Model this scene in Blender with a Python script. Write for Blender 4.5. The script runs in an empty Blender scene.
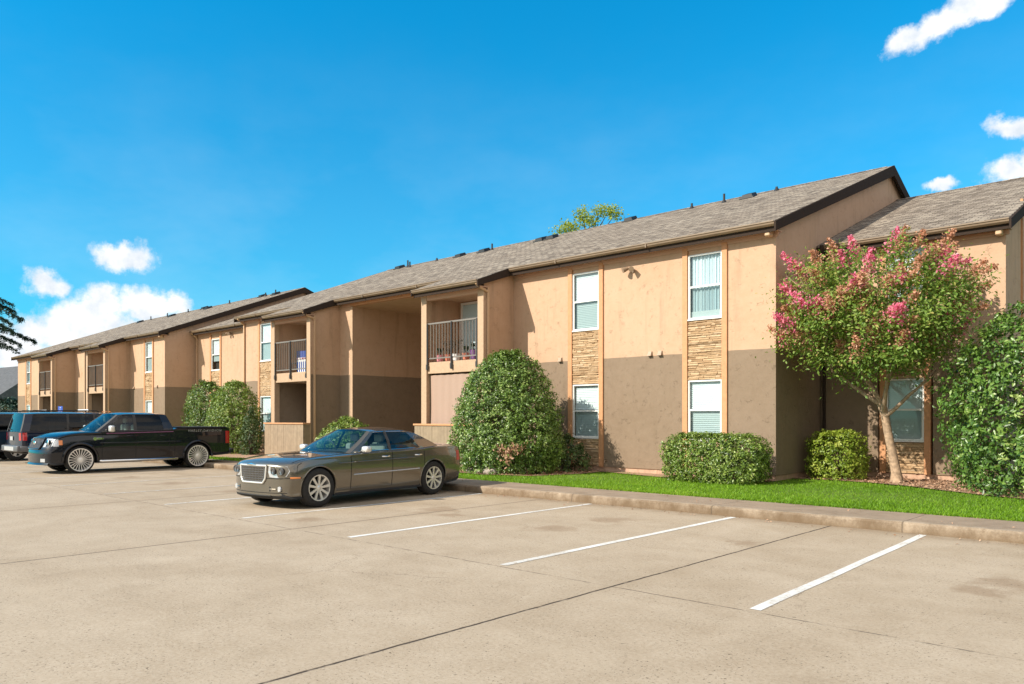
import bpy, bmesh, math, random
import numpy as np
from mathutils import Vector, Matrix
from mathutils.bvhtree import BVHTree
R = math.radians
random.seed(7)
scene = bpy.context.scene
COL = scene.collection

# ------------------------------------------------------------------ helpers
class MB:
    def __init__(s): s.v = []; s.f = []; s.m = []
    def add(s, vs, fs, mi=0):
        o = len(s.v); s.v += [tuple(p) for p in vs]
        for f in fs: s.f.append(tuple(i + o for i in f)); s.m.append(mi)
    def box(s, x0, x1, y0, y1, z0, z1, mi=0):
        s.add([(x0,y0,z0),(x1,y0,z0),(x1,y1,z0),(x0,y1,z0),(x0,y0,z1),(x1,y0,z1),(x1,y1,z1),(x0,y1,z1)],
              [(0,3,2,1),(4,5,6,7),(0,1,5,4),(1,2,6,5),(2,3,7,6),(3,0,4,7)], mi)
    def rbox(s, x0, x1, y0, y1, z0, z1, b=.01, seg=1, mi=0, rot=None):
        bm = bmesh.new(); bmesh.ops.create_cube(bm, size=1)
        for v in bm.verts:
            v.co = Vector(((x0+x1)/2+v.co.x*(x1-x0), (y0+y1)/2+v.co.y*(y1-y0), (z0+z1)/2+v.co.z*(z1-z0)))
        bmesh.ops.bevel(bm, geom=bm.edges[:], offset=b, segments=seg, affect='EDGES', profile=.5)
        c = Vector(((x0+x1)/2,(y0+y1)/2,(z0+z1)/2))
        vs = [(rot @ (v.co-c) + c) if rot else v.co.copy() for v in bm.verts]
        bm.verts.index_update()
        s.add(vs, [[v.index for v in f.verts] for f in bm.faces], mi); bm.free()
    def prism(s, poly, axis, a0, a1, mi=0):
        def P(p, a):
            return {'x': (a, p[0], p[1]), 'y': (p[0], a, p[1]), 'z': (p[0], p[1], a)}[axis]
        n = len(poly)
        vs = [P(p, a0) for p in poly] + [P(p, a1) for p in poly]
        fs = [tuple(range(n))[::-1], tuple(range(n, 2*n))] + [(i, (i+1) % n, n+(i+1) % n, n+i) for i in range(n)]
        s.add(vs, fs, mi)
    def quad(s, a, b, c, d, mi=0): s.add([a,b,c,d], [(0,1,2,3)], mi)
    def grid(s, P, mi=0, flip=False):
        n = len(P); k = len(P[0]); vs = [p for r in P for p in r]
        fs = []
        for i in range(n-1):
            for j in range(k-1):
                q = (i*k+j, i*k+j+1, (i+1)*k+j+1, (i+1)*k+j)
                fs.append(q[::-1] if flip else q)
        s.add(vs, fs, mi)
    def tube(s, pts, rad, n=8, cap=True, mi=0):
        pts = [Vector(p) for p in pts]; m = len(pts)
        if not hasattr(rad, '__len__'): rad = [rad]*m
        t0 = (pts[1]-pts[0]).normalized()
        up = Vector((0,0,1)) if abs(t0.z) < .9 else Vector((1,0,0))
        nrm = t0.cross(up).normalized(); vs = []
        for i, p in enumerate(pts):
            t = (pts[min(i+1,m-1)]-pts[max(i-1,0)]).normalized()
            nrm = (nrm - t*nrm.dot(t)).normalized(); b = t.cross(nrm)
            for k in range(n):
                a = 2*math.pi*k/n; vs.append(p + (nrm*math.cos(a)+b*math.sin(a))*rad[i])
        fs = [(i*n+k, i*n+(k+1) % n, (i+1)*n+(k+1) % n, (i+1)*n+k) for i in range(m-1) for k in range(n)]
        if cap: fs += [tuple(range(n))[::-1], tuple(range((m-1)*n, m*n))]
        s.add(vs, fs, mi)
    def lathe(s, prof, axis='x', c=(0,0,0), n=32, mi=0, flip=False):
        vs = []
        for (r, a) in prof:
            for k in range(n):
                t = 2*math.pi*k/n; u, w = r*math.cos(t), r*math.sin(t)
                q = {'x': (a,u,w), 'y': (u,a,w), 'z': (u,w,a)}[axis]
                vs.append((c[0]+q[0], c[1]+q[1], c[2]+q[2]))
        fs = [(i*n+k, i*n+(k+1) % n, (i+1)*n+(k+1) % n, (i+1)*n+k) for i in range(len(prof)-1) for k in range(n)]
        s.add(vs, fs, mi)
    def ico(s, c, r, sub=2, mi=0, jit=0, rng=random):
        bm = bmesh.new(); bmesh.ops.create_icosphere(bm, subdivisions=sub, radius=1)
        rr = r if hasattr(r, '__len__') else (r, r, r)
        bm.verts.index_update()
        vs = []
        for v in bm.verts:
            k = 1 + rng.uniform(-jit, jit)
            vs.append((c[0]+v.co.x*rr[0]*k, c[1]+v.co.y*rr[1]*k, c[2]+v.co.z*rr[2]*k))
        s.add(vs, [[v.index for v in f.verts] for f in bm.faces], mi); bm.free()
    def build(s, name, mats, parent=None, smooth=None, world=False, label=None, recalc=True, kind=None):
        me = bpy.data.meshes.new(name)
        off = (0,0,0)
        if world and parent is not None:
            p = parent
            while p.parent is not None: p = p.parent
            off = p.location
        me.from_pydata([(a-off[0], b-off[1], c-off[2]) for a, b, c in s.v], [], s.f)
        if not isinstance(mats, (list, tuple)): mats = [mats]
        for m in mats: me.materials.append(m)
        if len(mats) > 1: me.polygons.foreach_set('material_index', s.m)
        if recalc:
            bm = bmesh.new(); bm.from_mesh(me); bmesh.ops.recalc_face_normals(bm, faces=bm.faces[:]); bm.to_mesh(me); bm.free()
        if smooth:
            me.polygons.foreach_set('use_smooth', [True]*len(me.polygons))
            me.set_sharp_from_angle(angle=R(smooth))
        me.update()
        o = bpy.data.objects.new(name, me); COL.objects.link(o)
        if parent is not None: o.parent = parent
        if label: o['label'] = label
        if kind: o['kind'] = kind
        return o

def thing(name, label, cat, loc=(0,0,0), rz=0, group=None):
    o = bpy.data.objects.new(name, None); COL.objects.link(o)
    o.empty_display_size = .2
    o.location = loc; o.rotation_euler = (0,0,rz); tag(o, label, cat, group); return o
def tag(o, label, cat, group=None):
    o['label'] = label; o['category'] = cat
    if group: o['group'] = group
    return o
def copy_tree(o, parent=None):
    c = o.copy(); COL.objects.link(c)
    if parent is not None: c.parent = parent
    for ch in list(o.children): copy_tree(ch, c)
    return c

# ------------------------------------------------------------------ node helpers
class NT:
    def __init__(s, tree): s.t = tree; s.N = tree.nodes; s.L = tree.links
    def n(s, typ, **kw):
        nd = s.N.new(typ)
        ins = kw.pop('ins', {})
        for k, v in kw.items(): setattr(nd, k, v)
        for k, v in ins.items(): s.set(nd, k, v)
        return nd
    def set(s, nd, k, v):
        sock = nd.inputs[k]
        if isinstance(v, bpy.types.NodeSocket): s.L.new(v, sock)
        elif isinstance(v, bpy.types.Node): s.L.new(v.outputs[0], sock)
        else:
            if hasattr(sock.default_value, '__len__') and not hasattr(v, '__len__'): v = [v]*len(sock.default_value)
            if hasattr(v, '__len__') and len(v) == 3 and len(sock.default_value) == 4: v = (*v, 1)
            sock.default_value = v
    def math(s, op, a, b=0.0, c=None, clamp=False):
        nd = s.N.new('ShaderNodeMath'); nd.operation = op; nd.use_clamp = clamp
        s.set(nd, 0, a); s.set(nd, 1, b)
        if c is not None: s.set(nd, 2, c)
        return nd.outputs[0]
    def mix(s, f, a, b, mode='MIX'):
        nd = s.N.new('ShaderNodeMix'); nd.data_type = 'RGBA'; nd.blend_type = mode
        s.set(nd, 0, f); s.set(nd, 6, a); s.set(nd, 7, b); return nd.outputs[2]
    def noise(s, vec=None, scale=5, detail=4, rough=.5, dist=0, out=0):
        nd = s.N.new('ShaderNodeTexNoise'); s.set(nd, 'Scale', scale); s.set(nd, 'Detail', detail); s.set(nd, 'Roughness', rough); s.set(nd, 'Distortion', dist)
        if vec is not None: s.set(nd, 'Vector', vec)
        return nd.outputs[out]
    def ramp(s, fac, stops, interp='LINEAR'):
        nd = s.N.new('ShaderNodeValToRGB'); nd.color_ramp.interpolation = interp
        e = nd.color_ramp.elements
        while len(e) < len(stops): e.new(.5)
        for i, (p, c) in enumerate(stops):
            e[i].position = p; e[i].color = (*c, 1) if hasattr(c, '__len__') else (c, c, c, 1)
        s.set(nd, 0, fac); return nd.outputs[0]
    def vmul(s, v, k):
        nd = s.N.new('ShaderNodeVectorMath'); nd.operation = 'MULTIPLY'; s.set(nd, 0, v); s.set(nd, 1, k); return nd.outputs[0]
    def xyz(s, v):
        nd = s.N.new('ShaderNodeSeparateXYZ'); s.set(nd, 0, v); return nd.outputs
    def comb(s, x, y, z):
        nd = s.N.new('ShaderNodeCombineXYZ'); s.set(nd, 0, x); s.set(nd, 1, y); s.set(nd, 2, z); return nd.outputs[0]
    def bump(s, h, strength=.3, dist=.01):
        nd = s.N.new('ShaderNodeBump'); s.set(nd, 'Height', h); s.set(nd, 'Strength', strength); s.set(nd, 'Distance', dist); return nd.outputs[0]
    def mr(s, v, a, b, c=0., d=1., smooth=False):
        nd = s.N.new('ShaderNodeMapRange'); nd.interpolation_type = 'SMOOTHSTEP' if smooth else 'LINEAR'
        s.set(nd, 0, v); s.set(nd, 1, a); s.set(nd, 2, b); s.set(nd, 3, c); s.set(nd, 4, d); return nd.outputs[0]

def mat(name):
    m = bpy.data.materials.new(name); m.use_nodes = True
    t = NT(m.node_tree); b = t.N['Principled BSDF']
    return m, t, b
def simple(name, col, rough=.5, metal=0., coat=0., var=.12, scale=30, spec=.5, bump=0.):
    m, t, b = mat(name)
    g = t.n('ShaderNodeNewGeometry')
    nz = t.noise(g.outputs['Position'], scale, 3)
    k = t.mr(nz, .3, .7, 1-var, 1+var)
    t.set(b, 'Base Color', t.vmul(col, t.comb(k, k, k)))
    t.set(b, 'Roughness', rough); t.set(b, 'Metallic', metal); t.set(b, 'Coat Weight', coat); t.set(b, 'Coat Roughness', .03)
    t.set(b, 'Specular IOR Level', spec)
    if bump: t.set(b, 'Normal', t.bump(t.noise(g.outputs['Position'], scale*2, 4), bump, .01))
    return m
# ------------------------------------------------------------------ materials
def m_stucco():
    m, t, b = mat('stucco two tone'); g = t.n('ShaderNodeNewGeometry'); P = g.outputs['Position']
    x, y, z = t.xyz(P)
    zz = t.math('ADD', z, t.math('MULTIPLY', t.math('SUBTRACT', t.noise(P, 1.2, 3), .5), .05))
    f = t.mr(zz, 3.315, 3.325)
    big = t.noise(P, .7, 4, .6); mid = t.noise(P, 5, 5, .65)
    up = t.ramp(t.math('MULTIPLY_ADD', mid, .5, t.math('MULTIPLY', big, .5)), [(.28, (.455,.298,.192)), (.52, (.50,.334,.225)), (.75, (.53,.36,.25))])
    lo = t.ramp(t.math('MULTIPLY_ADD', mid, .5, t.math('MULTIPLY', big, .5)), [(.28, (.205,.149,.102)), (.52, (.238,.176,.124)), (.75, (.265,.198,.142))])
    c = t.mix(f, lo, up)
    # trowel cuts: thin dark worms, gathered in patches
    vo = t.n('ShaderNodeTexVoronoi', feature='DISTANCE_TO_EDGE'); wob = t.noise(P, 3, 4, .6, out=1)
    t.set(vo, 'Vector', t.mix(.25, P, t.vmul(wob, (3,3,3)))); t.set(vo, 'Scale', 5.)
    ln = t.mr(vo.outputs[0], 0.012, .05, 1, 0)
    gate = t.mr(t.noise(P, 5.5, 4), .54, .64)
    cut = t.math('MULTIPLY', ln, gate)
    c = t.mix(t.math('MULTIPLY', cut, .27), c, t.vmul(c, (.38,.36,.34)))
    # rain streaks and grime with a shape of their own
    st = t.noise(t.comb(t.math('MULTIPLY', x, 2.2), t.math('MULTIPLY', y, 2.2), t.math('MULTIPLY', z, .22)), 1.6, 5, .6)
    c = t.mix(t.mr(st, .55, .8, 0, .38), c, (.17,.125,.08))
    t.set(b, 'Base Color', c); t.set(b, 'Roughness', .93); t.set(b, 'Specular IOR Level', .2)
    h = t.math('SUBTRACT', t.math('MULTIPLY_ADD', t.noise(P, 60, 4, .6), .5, t.noise(P, 11, 4, .6)), cut)
    t.set(b, 'Normal', t.bump(h, .55, .012))
    return m
def m_stone():
    m, t, b = mat('ledge stone'); g = t.n('ShaderNodeNewGeometry'); P = g.outputs['Position']
    at = t.n('ShaderNodeAttribute', attribute_name='tone')
    n = t.noise(t.vmul(P, (8,8,22)), 1.5, 5, .65)
    c = t.ramp(at.outputs['Fac'], [(0, (.27,.165,.085)), (.35, (.44,.29,.16)), (.7, (.56,.40,.24)), (1, (.62,.47,.31))])
    c = t.mix(t.mr(n, .35, .65, 0, .5), c, (.30,.18,.09))
    t.set(b, 'Base Color', c); t.set(b, 'Roughness', .9); t.set(b, 'Normal', t.bump(n, .6, .02)); return m
def m_shingle():
    m, t, b = mat('asphalt shingles'); g = t.n('ShaderNodeNewGeometry'); P = g.outputs['Position']
    x, y, z = t.xyz(P)
    uv = t.comb(x, t.math('MULTIPLY', y, 1.07), 0.)
    br = t.n('ShaderNodeTexBrick', offset=.37, offset_frequency=2, squash=1.0)
    t.set(br, 'Vector', uv); t.set(br, 'Scale', 1); t.set(br, 'Brick Width', .24); t.set(br, 'Row Height', .145); t.set(br, 'Mortar Size', .009)
    t.set(br, 'Color1', (0,0,0)); t.set(br, 'Color2', (1,1,1)); t.set(br, 'Mortar', (.1,.1,.1)); t.set(br, 'Bias', 0.)
    n1 = t.noise(t.vmul(P, (3,6,6)), 1, 3); n2 = t.noise(P, 90, 3, .7); n3 = t.noise(P, .35, 3)
    f = t.math('ADD', t.math('MULTIPLY', br.outputs[0], .45), t.math('MULTIPLY_ADD', n1, .35, t.math('MULTIPLY', n2, .3)))
    c = t.ramp(f, [(.25, (.09,.073,.058)), (.5, (.215,.178,.142)), (.78, (.35,.30,.24))])
    c = t.mix(t.mr(n3, .4, .7, 0, .35), c, (.19,.15,.115))
    c = t.mix(br.outputs['Fac'], c, (.04,.033,.028))
    t.set(b, 'Base Color', c); t.set(b, 'Roughness', .95); t.set(b, 'Specular IOR Level', .15)
    saw = t.math('FRACT', t.math('DIVIDE', t.math('MULTIPLY', y, 1.07), .145))
    t.set(b, 'Normal', t.bump(t.math('ADD', t.math('MULTIPLY', saw, -.6), t.math('MULTIPLY_ADD', br.outputs[0], .4, n2)), .5, .012))
    return m
def m_lot():
    m, t, b = mat('old parking concrete'); g = t.n('ShaderNodeNewGeometry'); P = g.outputs['Position']
    x, y, z = t.xyz(P)
    a = t.noise(P, .33, 5, .6, 1.2); bb = t.noise(P, 1.9, 9, .74, .4); c3 = t.mr(t.noise(P, 30, 8, .82), .2, .8); c4 = t.noise(P, 140, 2)
    f = t.math('ADD', t.math('MULTIPLY', a, .28), t.math('MULTIPLY_ADD', bb, .32, t.math('MULTIPLY', c3, .40)))
    c = t.ramp(f, [(.34, (.275,.208,.14)), (.47, (.372,.296,.212)), (.60, (.455,.375,.285))])
    # slabs differ a little
    sx = t.math('FLOOR', t.math('DIVIDE', t.math('ADD', x, 4.41), 5.8)); sy = t.math('FLOOR', t.math('DIVIDE', t.math('SUBTRACT', y, 6.25), 5.8))
    wn = t.n('ShaderNodeTexWhiteNoise', noise_dimensions='2D'); t.set(wn, 'Vector', t.comb(sx, sy, 0.))
    c = t.mix(t.mr(wn.outputs[0], 0, 1, 0, .25), c, (.31,.235,.155))
    # drive lane polished by tyres, streaky along x
    stq = t.noise(t.vmul(P, (.18,1.6,1)), 1, 5, .6)
    c = t.mix(t.mr(stq, .5, .72, 0, .4), c, (.43,.35,.258))
    # pits and speckle
    sp = t.math('MULTIPLY', t.math('MAXIMUM', t.mr(t.noise(P, 55, 3, .55), .60, .68), t.mr(t.noise(P, 27, 2, .5), .66, .70)), t.mr(t.noise(P, 2.2, 4), .34, .58, .3, 1))
    c = t.mix(t.math('MULTIPLY', sp, .85), c, (.09,.062,.036))
    # joints
    wx = t.math('MULTIPLY', t.math('SUBTRACT', t.noise(P, 4, 4, .6), .5), .035)
    def joint(coord, off, per, w):
        d = t.math('PINGPONG', t.math('ADD', t.math('ADD', coord, off), wx), per/2)
        return t.mr(d, w*.4, w, 1, 0)
    brk = t.mr(t.noise(P, 9, 3), .3, .42)
    jx = joint(x, 4.41, 5.8, .02); jy = joint(y, -6.25, 5.8, .014)
    brk2 = t.mr(t.noise(P, 5, 3), .42, .55)
    j = t.math('MAXIMUM', t.math('MULTIPLY', jx, t.math('MULTIPLY_ADD', brk, .5, .5)), t.math('MULTIPLY', jy, t.math('MULTIPLY_ADD', brk2, .6, .15)))
    # dirt beside the joints
    dj = t.math('PINGPONG', t.math('ADD', x, 4.41), 2.9)
    c = t.mix(t.math('MULTIPLY', t.mr(dj, 0, .35, .3, 0), bb), c, (.25,.18,.11))
    # cracks
    vo = t.n('ShaderNodeTexVoronoi', feature='DISTANCE_TO_EDGE'); t.set(vo, 'Scale', .33)
    t.set(vo, 'Vector', t.mix(.12, P, t.vmul(t.noise(P, 1.4, 6, .7, out=1), (5,5,5))))
    cr = t.math('MULTIPLY', t.mr(vo.outputs[0], .0006, .0022, 1, 0), t.mr(t.noise(P, .35, 2), .56, .64))
    c = t.mix(t.math('MULTIPLY', cr, .6), c, (.13,.09,.06))
    # oil and rust stains in the stalls
    S = None
    for (ox, oy, rr) in ((-10.4,9.3,.6),(-9.7,9.0,.3),(-7.3,10.3,.5),(-1.65,8.5,.33),(-1.5,9.0,.5),(-13.4,8.0,.8),(-16.4,8.7,.6),(-7.4,8.9,.45),(-11.0,7.0,.35),(-19.5,8.5,.7),(-22.4,8.6,.6),(-4.6,9.6,.3)):
        dx = t.math('SUBTRACT', x, ox); dy = t.math('SUBTRACT', y, oy)
        d = t.math('SQRT', t.math('ADD', t.math('MULTIPLY', dx, dx), t.math('MULTIPLY', dy, dy)))
        k = t.mr(t.math('ADD', d, t.math('MULTIPLY', t.math('SUBTRACT', bb, .5), rr*2.4)), rr*.25, rr*1.0, 1, 0, True)
        S = k if S is None else t.math('MAXIMUM', S, k)
    c = t.mix(t.math('MULTIPLY', S, .42), c, (.19,.115,.06))
    # run-off dirt by the kerb
    kd = t.math('MULTIPLY', t.mr(t.math('ADD', y, t.math('MULTIPLY', bb, .7)), 11.7, 12.5, 0, .75, True), t.mr(t.noise(P, 3, 4), .3, .6, .5, 1))
    c = t.mix(kd, c, (.20,.14,.085))
    c = t.mix(j, c, (.05,.036,.026))
    t.set(b, 'Base Color', c); t.set(b, 'Roughness', t.mr(bb, .3, .7, .75, .92)); t.set(b, 'Specular IOR Level', .25)
    h = t.math('SUBTRACT', t.math('MULTIPLY_ADD', c3, .6, t.math('MULTIPLY', c4, .35)), t.math('MAXIMUM', t.math('MAXIMUM', j, cr), t.math('MULTIPLY', sp, .5)))
    t.set(b, 'Normal', t.bump(h, .4, .008)); return m
def m_kerb(name, base, dark):
    m, t, b = mat(name); g = t.n('ShaderNodeNewGeometry'); P = g.outputs['Position']; x, y, z = t.xyz(P)
    n = t.noise(P, 2.2, 6, .68); n2 = t.noise(P, 40, 4, .7)
    f = t.math('MULTIPLY_ADD', n, .65, t.math('MULTIPLY', n2, .35))
    c = t.ramp(f, [(.33, dark), (.52, base), (.7, tuple(min(1, v*1.18) for v in base))])
    # grime creeping up from the gutter line, broken by noise
    gz = t.mr(t.math('ADD', z, t.math('MULTIPLY', t.math('SUBTRACT', n, .5), .22)), .0, .11, .8, 0)
    c = t.mix(gz, c, (.17,.115,.065))
    w = t.math('MULTIPLY', t.math('SUBTRACT', n, .5), .03)
    j = t.mr(t.math('PINGPONG', t.math('ADD', t.math('ADD', x, .35), w), 1.52), .006, .014, 1, 0)
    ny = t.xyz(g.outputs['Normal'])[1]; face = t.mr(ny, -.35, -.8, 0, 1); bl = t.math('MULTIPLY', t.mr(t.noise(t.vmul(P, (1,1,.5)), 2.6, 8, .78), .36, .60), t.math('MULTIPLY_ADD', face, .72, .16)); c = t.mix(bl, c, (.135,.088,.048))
    c = t.mix(t.math('MULTIPLY', j, .6), c, (.07,.052,.036))
    t.set(b, 'Base Color', c); t.set(b, 'Roughness', .9); t.set(b, 'Normal', t.bump(t.math('SUBTRACT', n2, j), .5, .01)); return m
def m_paint_line():
    m, t, b = mat('worn white line paint'); g = t.n('ShaderNodeNewGeometry'); P = g.outputs['Position']
    n = t.noise(P, 18, 6, .7); n2 = t.noise(P, 1.3, 4)
    c = t.ramp(n2, [(.35, (.55,.53,.49)), (.65, (.70,.69,.66))])
    w = t.mr(t.math('ADD', n, t.math('SUBTRACT', t.math('MULTIPLY', n2, .3), t.mr(t.xyz(P)[0], -11, -19, 0, .13))), .50, .62, 1, 0)
    c = t.mix(t.math('MULTIPLY', w, .8), c, (.40,.32,.23))
    t.set(b, 'Base Color', c); t.set(b, 'Roughness', .7); return m
def m_soil(name, c0, c1):
    m, t, b = mat(name); g = t.n('ShaderNodeNewGeometry'); P = g.outputs['Position']
    n = t.noise(P, 30, 6, .75); n1 = t.noise(P, 1.2, 4)
    c = t.mix(t.math('MULTIPLY_ADD', n, .7, t.math('MULTIPLY', n1, .3)), c0, c1)
    t.set(b, 'Base Color', c); t.set(b, 'Roughness', 1.); t.set(b, 'Normal', t.bump(n, .9, .03)); return m
def m_leaf(name, stops, transl=.3, rough=.45, spec=.35):
    m, t, b = mat(name); at = t.n('ShaderNodeAttribute', attribute_name='tone')
    c = t.ramp(at.outputs['Fac'], stops)
    t.set(b, 'Base Color', c); t.set(b, 'Roughness', rough); t.set(b, 'Specular IOR Level', spec)
    tr = t.n('ShaderNodeBsdfTranslucent'); t.set(tr, 0, t.mix(.5, c, t.vmul(c, (1.5,1.3,.5))))
    mx = t.n('ShaderNodeMixShader'); t.set(mx, 0, transl); t.set(mx, 1, b.outputs[0]); t.set(mx, 2, tr.outputs[0])
    t.L.new(mx.outputs[0], t.N['Material Output'].inputs[0]); return m
def m_glass(name, tint, refl=1.0, rough=.0, ior=1.5):
    m, t, b = mat(name); t.N.remove(b)
    tr = t.n('ShaderNodeBsdfTransparent'); t.set(tr, 0, tint)
    gl = t.n('ShaderNodeBsdfGlossy'); t.set(gl, 'Color', (refl,)*3); t.set(gl, 'Roughness', rough)
    g = t.n('ShaderNodeNewGeometry'); dt = t.n('ShaderNodeVectorMath', operation='DOT_PRODUCT'); t.set(dt, 0, g.outputs['Normal']); t.set(dt, 1, g.outputs['Incoming'])
    f0 = ((ior-1)/(ior+1))**2
    fr = t.math('MULTIPLY_ADD', t.math('POWER', t.math('SUBTRACT', 1., t.math('ABSOLUTE', dt.outputs['Value'])), 5.), 1-f0, f0)
    mx = t.n('ShaderNodeMixShader'); t.set(mx, 0, fr); t.set(mx, 1, tr.outputs[0]); t.set(mx, 2, gl.outputs[0])
    t.L.new(mx.outputs[0], t.N['Material Output'].inputs[0]); return m
def m_carpaint(name, col, metal, rough, flake=0., dustk=.10):
    m, t, b = mat(name); g = t.n('ShaderNodeNewGeometry')
    c = t.mix(t.math('MULTIPLY', t.noise(g.outputs['Position'], 900, 1), flake), col, tuple(min(1, v*2) for v in col))
    z = t.xyz(g.outputs['Position'])[2]
    dust = t.math('MULTIPLY', t.mr(z, .2, .75, dustk, .005), t.mr(t.noise(g.outputs['Position'], 5, 4), .3, .7, .4, 1))
    c = t.mix(dust, c, (.24,.19,.14))
    t.set(b, 'Base Color', c); t.set(b, 'Metallic', metal); t.set(b, 'Roughness', rough)
    t.set(b, 'Coat Weight', 1.); t.set(b, 'Coat Roughness', .02); t.set(b, 'Coat IOR', 1.5); t.set(b, 'Specular IOR Level', .15 if metal < .1 else .5); return m

M = {}
M['stucco'] = m_stucco(); M['stone'] = m_stone(); M['shingle'] = m_shingle(); M['lot'] = m_lot()
M['kerb'] = m_kerb('kerb concrete', (.32,.25,.18), (.16,.12,.082)); M['walk'] = m_kerb('walk concrete', (.28,.21,.15), (.19,.138,.092))
M['line'] = m_paint_line(); M['lawn'] = m_soil('lawn soil', (.05,.085,.008), (.13,.22,.016)); M['mulch'] = m_soil('mulch bed', (.20,.115,.07), (.52,.34,.22))
M['trim'] = simple('trim paint orange tan', (.52,.26,.125), .7, var=.08, scale=12, bump=.1)
M['beige'] = simple('trim paint beige', (.43,.295,.19), .75, var=.08, scale=12, bump=.1)
M['frieze'] = simple('frieze board paint', (.50,.31,.21), .75, var=.06)
M['gutter'] = simple('gutter enamel', (.20,.14,.088), .45, var=.1, scale=4)
M['fascia'] = simple('dark brown fascia', (.042,.03,.024), .9, var=.15, spec=.08)
M['down'] = simple('downspout enamel', (.52,.34,.2), .5, var=.08)
M['found'] = simple('foundation concrete', (.46,.30,.21), .95, var=.2, scale=9, bump=.3)
M['fence'] = simple('fence board paint', (.28,.21,.14), .8, var=.12, scale=6, bump=.2)
M['dark'] = simple('dark void', (.012,.011,.01), .9)
M['interior'] = simple('room dark', (.05,.045,.04), .9)
M['winframe'] = simple('white window vinyl', (.74,.74,.72), .45, var=.05)
M['blind'] = simple('blind vinyl', (.66,.70,.71), .6, var=.03)
M['curtain'] = simple('sheer curtain', (.62,.70,.74), .9, var=.06)
M['pane'] = m_glass('window glass', (.88,.94,.95), 1., 0.)
M['screen'] = m_glass('window glass with insect screen', (.66,.74,.74), .8, .03)
M['rail'] = simple('railing paint grey', (.17,.15,.13), .5, var=.1)
M['post'] = simple('railing dark post', (.035,.03,.028), .5)
M['cloth'] = simple('brown privacy cloth', (.35,.245,.19), .9, var=.05, scale=60)
M['vent'] = simple('roof vent black', (.012,.012,.013), .5)
M['hood'] = simple('vent hood metal', (.35,.25,.17), .5)
M['bronze'] = simple('bronze lamp metal', (.30,.21,.14), .45, var=.1)
M['lens'] = simple('lamp lens', (.7,.7,.66), .2, var=.03)
M['terracotta'] = simple('terracotta', (.48,.16,.10), .8); M['purple'] = simple('purple cloth', (.16,.07,.20), .8)
M['pinkpot'] = simple('pink pot', (.55,.22,.25), .6); M['whitepl'] = simple('white plastic', (.72,.72,.72), .4)
M['bark'] = simple('smooth tan bark', (.36,.25,.165), .85, var=.35, scale=14, bump=.5)
M['twig'] = simple('twig bark', (.10,.07,.045), .9, var=.3)
M['rock'] = simple('grey field stone', (.33,.28,.24), .95, var=.25, scale=12, bump=.6)
G = lambda *a, **k: m_leaf(*a, **k)
M['leaf_big'] = G('holly leaf', [(0,(.040,.080,.012)),(.45,(.110,.195,.030)),(.8,(.21,.31,.065)),(1,(.36,.44,.15))], .22, .36, .5)
M['leaf_hedge'] = G('hedge leaf', [(0,(.045,.088,.012)),(.5,(.135,.22,.030)),(.85,(.25,.34,.06)),(1,(.37,.44,.14))], .25, .38, .5)
M['leaf_yel'] = G('bright hedge leaf', [(0,(.09,.15,.015)),(.5,(.23,.32,.035)),(1,(.42,.47,.09))], .3, .4)
M['leaf_myr'] = G('crepe myrtle leaf', [(0,(.08,.155,.026)),(.45,(.18,.30,.05)),(.8,(.29,.39,.08)),(1,(.40,.36,.11))], .42, .5)
M['bloom'] = G('crepe myrtle bloom', [(0,(.55,.08,.22)),(.5,(.76,.20,.34)),(1,(.88,.44,.50))], .35, .8, .1)
M['seed'] = G('faded bloom', [(0,(.40,.18,.11)),(.6,(.58,.32,.21)),(1,(.68,.40,.30))], .3, .8, .1)
M['leaf_r'] = G('photinia leaf', [(0,(.04,.09,.016)),(.45,(.10,.20,.034)),(.85,(.20,.31,.06)),(1,(.32,.40,.12))], .25, .36, .5)
M['nroof'] = simple('weathered grey roof', (.085,.088,.095), .9, var=.25, scale=3)
M['leaf_tree'] = G('tree leaf', [(0,(.20,.27,.025)),(1,(.45,.50,.06))], .4, .5)
M['leaf_dull'] = G('dull shrub leaf', [(0,(.025,.05,.018)),(1,(.11,.17,.05))], .2, .5)
M['leaf_dead'] = G('dead leaf', [(0,(.32,.17,.10)),(1,(.52,.34,.23))], .25, .8)
M['needle'] = G('cedar needle', [(0,(.01,.03,.02)),(1,(.03,.075,.045))], .1, .6)
M['grass'] = G('grass blade', [(0,(.085,.19,.010)),(.5,(.18,.345,.016)),(.9,(.28,.45,.03)),(1,(.38,.40,.10))], .35, .5, .3)
M['chip'] = G('mulch chip', [(0,(.18,.09,.05)),(1,(.56,.37,.25))], .0, .9, .1)
# vehicles
M['p_sedan'] = m_carpaint('bronze grey metallic paint', (.135,.12,.095), .65, .2, .4, .08)
M['p_truck'] = m_carpaint('black paint', (.002,.004,.010), .0, .25, 0., .015)
M['p_suv'] = m_carpaint('midnight blue paint', (.004,.010,.030), .0, .3, 0., .02)
M['p_blue'] = m_carpaint('dark teal blue paint', (.008,.026,.05), .2, .3, 0., .03)
M['tyre'] = simple('tyre rubber', (.018,.017,.016), .85, var=.3, scale=25)
M['alloy'] = simple('silver alloy', (.72,.70,.66), .32, metal=.55, var=.06)
M['rimchrome'] = simple('bright rim chrome', (.86,.84,.81), .22, metal=.35, var=.04)
M['chrome'] = simple('chrome', (.80,.80,.80), .07, metal=1., var=.02)
M['liner'] = simple('black plastic', (.012,.012,.012), .8)
M['gap'] = simple('panel gap', (.006,.006,.006), .9)
M['cglass'] = m_glass('tinted car glass', (.42,.55,.55), 1., 0., 1.55)
M['cglass_d'] = m_glass('privacy car glass', (.03,.045,.06), 1., 0., 1.42)
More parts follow.
